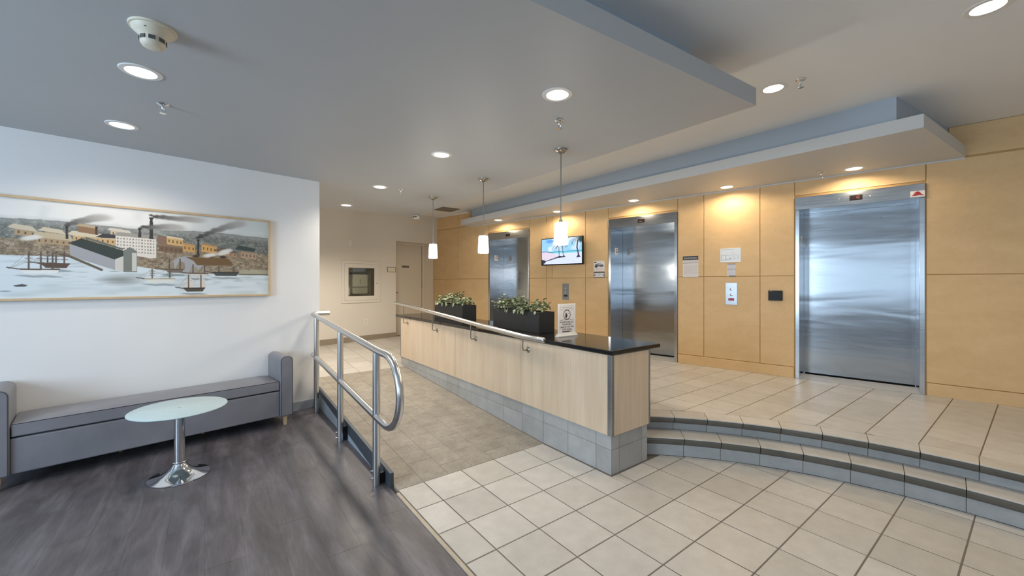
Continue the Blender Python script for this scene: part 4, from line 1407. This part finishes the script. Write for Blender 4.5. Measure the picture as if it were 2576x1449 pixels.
# long dark-roofed shed on the quay
cv.poly(pp([(0.197, 0.57), (0.20, 0.44), (0.345, 0.30), (0.345, 0.42)]), (166, 166, 172))
cv.poly(pp([(0.195, 0.575), (0.235, 0.635), (0.375, 0.52), (0.385, 0.47), (0.345, 0.415)]), (56, 66, 62))
cv.poly(pp([(0.235, 0.64), (0.255, 0.65), (0.375, 0.545), (0.372, 0.525)]), (108, 112, 106))
cv.poly(pp([(0.345, 0.42), (0.375, 0.46), (0.375, 0.29), (0.345, 0.30)]), (210, 206, 200))
cv.poly(pp([(0.375, 0.52), (0.397, 0.565), (0.424, 0.52), (0.424, 0.28), (0.375, 0.28)]), (122, 126, 120))
cv.rect(mx(0.405), 0.29, mx(0.422), 0.50, (206, 204, 196))
cv.line(pp([(0.15, 0.47), (0.20, 0.435), (0.30, 0.30)]), 0.012, (104, 92, 78))
# arched brown-roofed boat shed
cv.blob(mx(0.62), 0.385, 0.16, 0.11, (168, 168, 172), 1.0, 0.15)
cv.poly(pp([(0.61, 0.475), (0.80, 0.475), (0.825, 0.385), (0.66, 0.375), (0.645, 0.43)]), (116, 90, 60))
for x in (0.655, 0.72, 0.775):
    cv.blob(mx(x), 0.49, 0.05, 0.02, (60, 48, 40))
cv.put((cv.Y > 0.20) & (cv.Y < 0.30) & (XX > 0.84) & (XX < 0.842), (0, 0, 0), 0.0)
cv.rect(mx(0.85), 0.262, mx(1.02), 0.275, (110, 104, 88))
cv.rect(mx(0.85), 0.275, mx(1.02), 0.335, (176, 174, 150), 0.8)
# chimneys and drifting smoke
for x, y0, y1, wd in ((0.476, 0.67, 0.925, 0.013), (0.433, 0.68, 0.79, 0.010), (0.665, 0.50, 0.70, 0.009), (0.19, 0.62, 0.755, 0.007), (0.283, 0.68, 0.77, 0.007)):
    cv.poly(pp([(x - wd * 0.6, y0), (x + wd * 0.6, y0), (x + wd * 0.42, y1), (x - wd * 0.42, y1)]), (62, 58, 58))
    cv.poly(pp([(x - wd * 0.6, y1 - 0.02), (x + wd * 0.6, y1 - 0.02), (x + wd * 0.6, y1), (x - wd * 0.6, y1)]), (52, 48, 48))
def smoke(x, y, dx, dy, n, dark, sd):
    r2 = random.Random(sd)
    for k in range(n):
        u = k / n
        g = dark + (188 - dark) * u ** 0.7
        cv.blob(mx(x + dx * u + r2.uniform(-0.006, 0.006)), y + dy * u ** 0.8 + r2.uniform(-0.012, 0.012), 0.028 + 0.07 * u, 0.018 + 0.034 * u, (g, g * 0.98, g * 0.96), 0.9 - 0.6 * u, 0.8)
smoke(0.48, 0.94, 0.20, 0.0, 34, 48, 1)
smoke(0.44, 0.80, 0.15, 0.03, 34, 48, 2)
smoke(0.668, 0.72, 0.20, 0.24, 44, 44, 3)
smoke(0.193, 0.77, 0.12, 0.12, 30, 66, 4)
for x, y in ((0.07, 0.60), (0.76, 0.53), (0.775, 0.56), (0.70, 0.495)):
    for k in range(5):
        cv.blob(mx(x + k * 0.008), y + 0.006 * k, 0.05, 0.03, (226, 224, 218), 0.7)
# ships
def ship(x0, x1, y, hull, masts, mh, sail=None, low=None):
    for k in range(masts):
        xm = x0 + (x1 - x0) * (0.22 + 0.62 * k / max(1, masts - 1))
        if sail:
            cv.poly(pp([(xm - 0.02, y + 0.02), (xm - 0.003, y + mh * 0.85), (xm + 0.001, y + 0.02)]), sail)
            cv.poly(pp([(xm + 0.002, y + 0.02), (xm + 0.003, y + mh * 0.8), (xm + 0.018, y + mh * 0.7), (xm + 0.022, y + 0.02)]), sail)
        cv.line(pp([(xm, y), (xm, y + mh)]), 0.006, (92, 80, 72))
        if not sail:
            for f in (0.45, 0.65, 0.85):
                cv.line(pp([(xm - 0.010, y + mh * f), (xm + 0.010, y + mh * f)]), 0.003, (110, 100, 92))
        cv.line(pp([(x0 - 0.03, y + 0.02), (xm, y + mh)]), 0.0025, (168, 164, 158), 0.7)
    cv.line(pp([(x0 - 0.035, y + 0.035), (x0 + 0.01, y + 0.012)]), 0.005, (84, 74, 68))
    cv.poly(pp([(x0 - 0.004, y + 0.02), (x1 + 0.004, y + 0.022), (x1 - 0.006, y - 0.022), (x0 + 0.012, y - 0.022)]), hull)
    cv.poly(pp([(x0 - 0.004, y + 0.026), (x1 + 0.004, y + 0.028), (x1 + 0.004, y + 0.014), (x0, y + 0.012)]), (96, 80, 70) if low is None else low)
    for k in range(6):
        cv.blob(mx(x0 + (x1 - x0) * (k + 0.5) / 6), y - 0.045 - 0.006 * (k % 3), 0.07, 0.012, (140, 150, 152), 0.6)
ship(0.115, 0.195, 0.335, (96, 76, 64), 3, 0.15)
ship(0.055, 0.165, 0.275, (232, 234, 232), 3, 0.20)
ship(0.53, 0.60, 0.30, (120, 112, 100), 2, 0.15, (150, 136, 118))
ship(0.625, 0.705, 0.255, (214, 210, 202), 2, 0.13, (160, 148, 134))
ship(0.73, 0.845, 0.27, (74, 80, 78), 2, 0.10, None, (60, 60, 58))
ship(0.455, 0.565, 0.185, (226, 224, 216), 2, 0.13, None, (180, 170, 156))
ship(0.605, 0.69, 0.07, (84, 78, 68), 2, 0.185, (220, 212, 202), (66, 58, 52))
cv.blob(mx(0.37), 0.19, 0.22, 0.08, (126, 130, 128), 0.7, 0.9)
cv.poly(pp([(0.035, 0.13), (0.06, 0.145), (0.078, 0.135), (0.07, 0.12), (0.045, 0.118)]), (84, 84, 88))
cv.blob(mx(0.015), 0.075, 0.05, 0.008, (120, 126, 132), 0.8)
obj('print', print_mesh('print', cv, w_, h_), M['print'], fp, Matrix.Translation((FW, -0.0305, FW)))

# ------------------------------------------------------------------ back wall fittings
cab = thing('hose_cabinet', 'white recessed fire hose cabinet with a glazed door in the cream wall', 'fire cabinet', at(FK, -2.0125, 0, 1.545))
CWD, CHT = 0.872, 0.885
def ring_frame(x0, x1, z0, z1, b, y0, y1):
    return grid_wall(x0, x1, z0, z1, y0, y1, [(x0 + b, x1 - b, z0 + b, z1 - b)])
obj('surround', ring_frame(-CWD / 2, CWD / 2, -CHT / 2, CHT / 2, 0.055, -0.018, -0.0005), M['paint_warm'], cab, bevel=0.003)
dr = obj('door', ring_frame(-CWD / 2 + 0.056, CWD / 2 - 0.056, -CHT / 2 + 0.056, CHT / 2 - 0.056, 0.088, -0.024, -0.006), M['paint_warm'], cab, bevel=0.003)
obj('pane', MB().box(-0.290, 0.290, -0.014, -0.010, -0.297, 0.297), M['glass'], dr)
obj('knob', MB().lathe([(0, 0.022), (0.010, 0.020), (0.012, 0.010), (0.007, 0.004), (0.007, 0)], 14), M['nickel'], dr, Matrix.Translation((0.345, -0.024, -0.03)) @ Matrix.Rotation(PI / 2, 4, 'X'))
box = MB()
bx0, bx1, bz0, bz1 = -0.320, 0.320, -0.320, 0.320
vs = [(bx0, 0.0, bz0), (bx1, 0.0, bz0), (bx1, 0.0, bz1), (bx0, 0.0, bz1), (bx0, 0.19, bz0), (bx1, 0.19, bz0), (bx1, 0.19, bz1), (bx0, 0.19, bz1)]
obj('tub', box.add(vs, [(4, 5, 6, 7), (0, 1, 5, 4), (1, 2, 6, 5), (2, 3, 7, 6), (3, 0, 4, 7)]), M['dark_inside'], cab)
hs = MB().prism([(-0.165, 0.055), (0.185, 0.055), (0.185, 0.15), (-0.165, 0.15)], lambda x, y: -0.27 + 0.05 * abs(x), 0.172)
obj('hose_cover', hs, M['hose'], cab, bevel=0.025, seg=3)
obj('cover_tab', MB().box(-0.004, 0.014, 0.048, 0.054, -0.05, 0.05), M['dark_inside'], cab)
obj('hose_rack', MB().box(-0.19, 0.21, 0.045, 0.16, 0.165, 0.20).box(-0.17, 0.20, 0.04, 0.05, -0.115, -0.105), M['dark_metal'], cab)
ex = MB().lathe([(0, -0.30), (0.035, -0.30), (0.037, -0.29), (0.037, -0.16), (0.025, -0.135), (0.012, -0.125), (0.012, -0.10), (0, -0.10)], 16)
obj('nozzle', ex, M['white_plastic'], cab, Matrix.Translation((-0.245, 0.09, 0.02)), smooth=40)

t = thing('name_plate', 'small beige framed name plate beside the alcove door', 'sign', at(FK, -1.2925, 0, 1.825))
obj('plate', MB().box(-0.102, 0.102, -0.008, -0.0005, -0.053, 0.053), M['cream_plastic'], t, bevel=0.002)
obj('rim', ring_frame(-0.106, 0.106, -0.057, 0.057, 0.009, -0.012, -0.0005), M['vent'], t)
t = thing('wall_switch_plate', 'small white blank plate high on the cream wall above the hose cabinet', 'wall plate', at(FK, -2.262, 0, 2.367))
obj('plate', MB().box(-0.035, 0.035, -0.010, -0.0005, -0.056, 0.056), M['white_plastic'], t, bevel=0.003)
obj('button', MB().box(-0.016, 0.016, -0.014, -0.010, -0.034, 0.034), M['white_plastic'], t, bevel=0.002)
t = thing('power_outlet', 'white double power outlet low on the cream wall', 'outlet', at(FK, -1.912, 0, 0.69))
obj('plate', MB().box(-0.042, 0.042, -0.007, -0.0005, -0.062, 0.062), M['white_plastic'], t, bevel=0.003)
for z in (-0.024, 0.024):
    so = obj('socket', MB().box(-0.018, 0.018, -0.010, -0.007, z - 0.017, z + 0.017), M['cream_plastic'], t, bevel=0.003)
    for x in (-0.007, 0.007):
        obj('slot', MB().box(x - 0.0016, x + 0.0016, -0.0104, -0.0098, z - 0.006, z + 0.006), M['ink'], so)

# ------------------------------------------------------------------ ceiling fittings
def downlight(label, group, mw, power, spot_deg, color=(1.0, 0.90, 0.76), blend=0.55):
    t = thing('downlight', label, 'ceiling light', mw, group)
    ring_ = MB().lathe([(0.072, 0.0), (0.074, -0.006), (0.098, -0.005), (0.102, -0.0005), (0.102, 0.0)], 40, close=False)
    obj('trim_ring', ring_, M['trim_white'], t, smooth=40)
    obj('lens', MB().lathe([(0, -0.0025), (0.0725, -0.0025), (0.0725, -0.001), (0, -0.001)], 40), M['lamp_warm'], t)
    d = bpy.data.lights.new('downlight_beam', 'SPOT')
    d.energy = power
    d.color = color
    d.spot_size = math.radians(spot_deg)
    d.spot_blend = blend
    d.shadow_soft_size = 0.16
    o = bpy.data.objects.new('beam', d)
    link(o, t, Matrix.Translation((0, 0, -0.03)))
    return t
def dl_slab(label, p, r, power=46):
    downlight(label, 'downlights in the grey dropped ceiling', at(FT, p, r, CDN), power, 150)
dl_slab('large lit round downlight just past the smoke detector', -1.640, 0.385, 48)
dl_slab('lit round downlight close to the lounge wall above the framed print', -1.871, 1.575, 40)
dl_slab('lit round downlight over the ramp foot, first of the middle row, by a sprinkler', 0.545, -0.906, 30)
dl_slab('lit round downlight above the middle of the ramp, second of the middle row', 0.510, 0.701)
dl_slab('lit round downlight above the ramp top, third of the middle row', 0.478, 2.387, 105)
dl_slab('smallest lit round downlight, last of the middle row near the cream wall', 0.464, 3.957, 170)
downlight('lit round downlight in the high ceiling past the corner of the dropped ceiling', 'downlights in the high ceiling', at(FT, 2.481, -1.496, CUP), 58, 150, (1.0, 0.84, 0.62))
downlight('big lit round downlight in the high ceiling, cut by the top of the frame', 'downlights in the high ceiling', at(FT, 2.377, -2.67, CUP), 58, 150, (1.0, 0.84, 0.62))
for s, lb in ((-0.151, 'lit downlight in the canopy above the hat-sticker elevator'), (-1.464, 'lit downlight in the canopy above the floor plan sheet'),
              (-2.799, 'lit downlight in the canopy above the elevator by the black-headed notice'), (-4.274, 'lit downlight in the canopy above the television'),
              (-5.766, 'lit downlight in the canopy above the elevator behind the planter')):
    downlight(lb, 'downlights in the canopy over the elevators', at(FE, s, -0.238, CTOP), 32, 164, (1.0, 0.81, 0.56), 0.12)

dl_slab('unseen downlight added behind the lounge wall to brighten the cream wall', -1.15, 4.0, 140)  # hidden extra lamp, added to lift the light on the back wall

def sprinkler(label, mw):
    t = thing('sprinkler', label, 'sprinkler', mw, 'chrome ceiling sprinklers')
    obj('escutcheon', MB().lathe([(0, -0.014), (0.018, -0.013), (0.034, -0.006), (0.037, -0.0008), (0, -0.0008)], 24), M['chrome'], t, smooth=40)
    obj('body', MB().lathe([(0, -0.034), (0.009, -0.034), (0.011, -0.028), (0.011, -0.013), (0, -0.013)], 14), M['chrome'], t, smooth=40)
    obj('yoke', MB().tube([(-0.009, 0, -0.030), (-0.015, 0, -0.045), (-0.004, 0, -0.062)], 0.0028, 6).tube([(0.009, 0, -0.030), (0.015, 0, -0.045), (0.004, 0, -0.062)], 0.0028, 6), M['chrome'], t)
    obj('deflector', MB().lathe([(0, -0.066), (0.019, -0.066), (0.019, -0.0635), (0, -0.0635)], 18), M['chrome'], t)
sprinkler('chrome sprinkler between the two downlights of the lounge ceiling', at(FT, -1.575, 0.879, CDN))
sprinkler('chrome sprinkler above the pendant lamp over the counter sign', at(FT, 0.855, -0.602, CDN))
sprinkler('chrome sprinkler beside the downlight above the ramp top', at(FT, 0.760, 2.372, CDN))
sprinkler('chrome sprinkler beside the downlight in the high ceiling', at(FT, 2.496, -1.69, CUP))
sprinkler('chrome sprinkler under the canopy in front of the elevators', at(FT, 4.446, -1.29, CTOP))

sd = thing('smoke_detector', 'cream smoke detector on the dropped ceiling', 'smoke detector', at(FT, -1.537, -0.204, CDN))
obj('mount_plate', MB().lathe([(0, -0.012), (0.080, -0.012), (0.092, -0.010), (0.094, -0.004), (0.094, -0.0005), (0, -0.0005)], 40), M['cream_plastic'], sd, smooth=40)
obj('housing', MB().lathe([(0, -0.052), (0.050, -0.052), (0.066, -0.034), (0.082, -0.020), (0.084, -0.011), (0, -0.011)], 40), M['cream_plastic'], sd, smooth=40)
obj('sensor_head', MB().lathe([(0, -0.098), (0.030, -0.098), (0.042, -0.092), (0.050, -0.078), (0.051, -0.051), (0, -0.051)], 40), M['cream_plastic'], sd, smooth=40)
for k in range(8):
    w = 2 * PI * k / 8
    obj('sensor_slot', MB().box(0.0485, 0.0525, -0.013, 0.013, -0.073, -0.055), M['grey_slot'], sd, Matrix.Rotation(w, 4, 'Z'))
obj('indicator', MB().lathe([(0, -0.003), (0.004, -0.002), (0.004, 0)], 10), M['ink'], sd, Matrix.Rotation(-1.9, 4, 'Z') @ Matrix.Translation((0.072, 0, -0.028)))

def pendant(label, p, r):
    t = thing('pendant_lamp', label, 'pendant lamp', at(FT, p, r, CDN), 'opal glass pendant lamps over the counter')
    obj('ceiling_cup', MB().lathe([(0, -0.040), (0.012, -0.040), (0.030, -0.032), (0.056, -0.016), (0.062, -0.006), (0.062, -0.0005), (0, -0.0005)], 32), M['nickel'], t, smooth=45)
    obj('stem', MB().tube([(0, 0, -0.038), (0, 0, -0.69)], 0.006, 10), M['nickel'], t)
    obj('socket', MB().lathe([(0, -0.665), (0.016, -0.665), (0.018, -0.690), (0.018, -0.697), (0, -0.697)], 18), M['nickel'], t, smooth=45)
    obj('shade', MB().lathe([(0, -0.692), (0.050, -0.692), (0.056, -0.697), (0.059, -0.72), (0.067, -0.885), (0.064, -0.900), (0.056, -0.904), (0, -0.904)], 40), M['shade'], t, smooth=45)
    d = bpy.data.lights.new('pendant_glow', 'POINT')
    d.energy = 12
    d.color = (1.0, 0.92, 0.8)
    d.shadow_soft_size = 0.08
    link(bpy.data.objects.new('glow', d), t, Matrix.Translation((0, 0, -1.0)))
pendant('pendant lamp with opal glass shade in front of the television', 1.340, -0.118)
pendant('pendant lamp with opal glass shade beside the elevator behind the planter', 1.342, 1.228)
pendant('pendant lamp with opal glass shade in front of the grey alcove door', 1.320, 2.552)

t = thing('air_vent', 'grey square air vent in the high ceiling by the cream wall', 'vent', at(FT, 2.90, 5.16, CUP, 0.0))
obj('frame', MB().box(-0.24, 0.24, -0.22, -0.19, -0.012, -0.0005).box(-0.24, 0.24, 0.19, 0.22, -0.012, -0.0005).box(-0.24, -0.21, -0.19, 0.19, -0.012, -0.0005).box(0.21, 0.24, -0.19, 0.19, -0.012, -0.0005), M['vent'], t)
obj('backing', MB().box(-0.21, 0.21, -0.19, 0.19, -0.004, -0.0008), M['grey_slot'], t)
for k in range(9):
    y = -0.17 + 0.0425 * k
    obj('slat', MB().add([(-0.21, y - 0.014, -0.004), (0.21, y - 0.014, -0.004), (0.21, y + 0.010, -0.011), (-0.21, y + 0.010, -0.011), (-0.21, y - 0.014, -0.006), (0.21, y - 0.014, -0.006), (0.21, y + 0.010, -0.013), (-0.21, y + 0.010, -0.013)],
        [(0, 1, 2, 3), (7, 6, 5, 4), (0, 4, 5, 1), (2, 6, 7, 3), (1, 5, 6, 2), (3, 7, 4, 0)]), M['vent'], t)
t = thing('security_camera', 'small white twin-lens camera at the far corner of the dropped ceiling', 'camera', at(FT, 1.73, 4.09, CDN, -0.9))
obj('bracket', MB().tube([(0, 0, -0.0005), (0, 0, -0.03)], 0.012, 12), M['white_plastic'], t)
obj('body', MB().box(-0.045, 0.045, -0.05, 0.05, -0.085, -0.028), M['white_plastic'], t, bevel=0.012, seg=3)
for x in (-0.02, 0.02):
    obj('camera_lens', MB().lathe([(0, 0.006), (0.012, 0.004), (0.014, 0)], 14), M['black_plastic'], t, Matrix.Translation((x, -0.05, -0.056)) @ Matrix.Rotation(PI / 2, 4, 'X'))
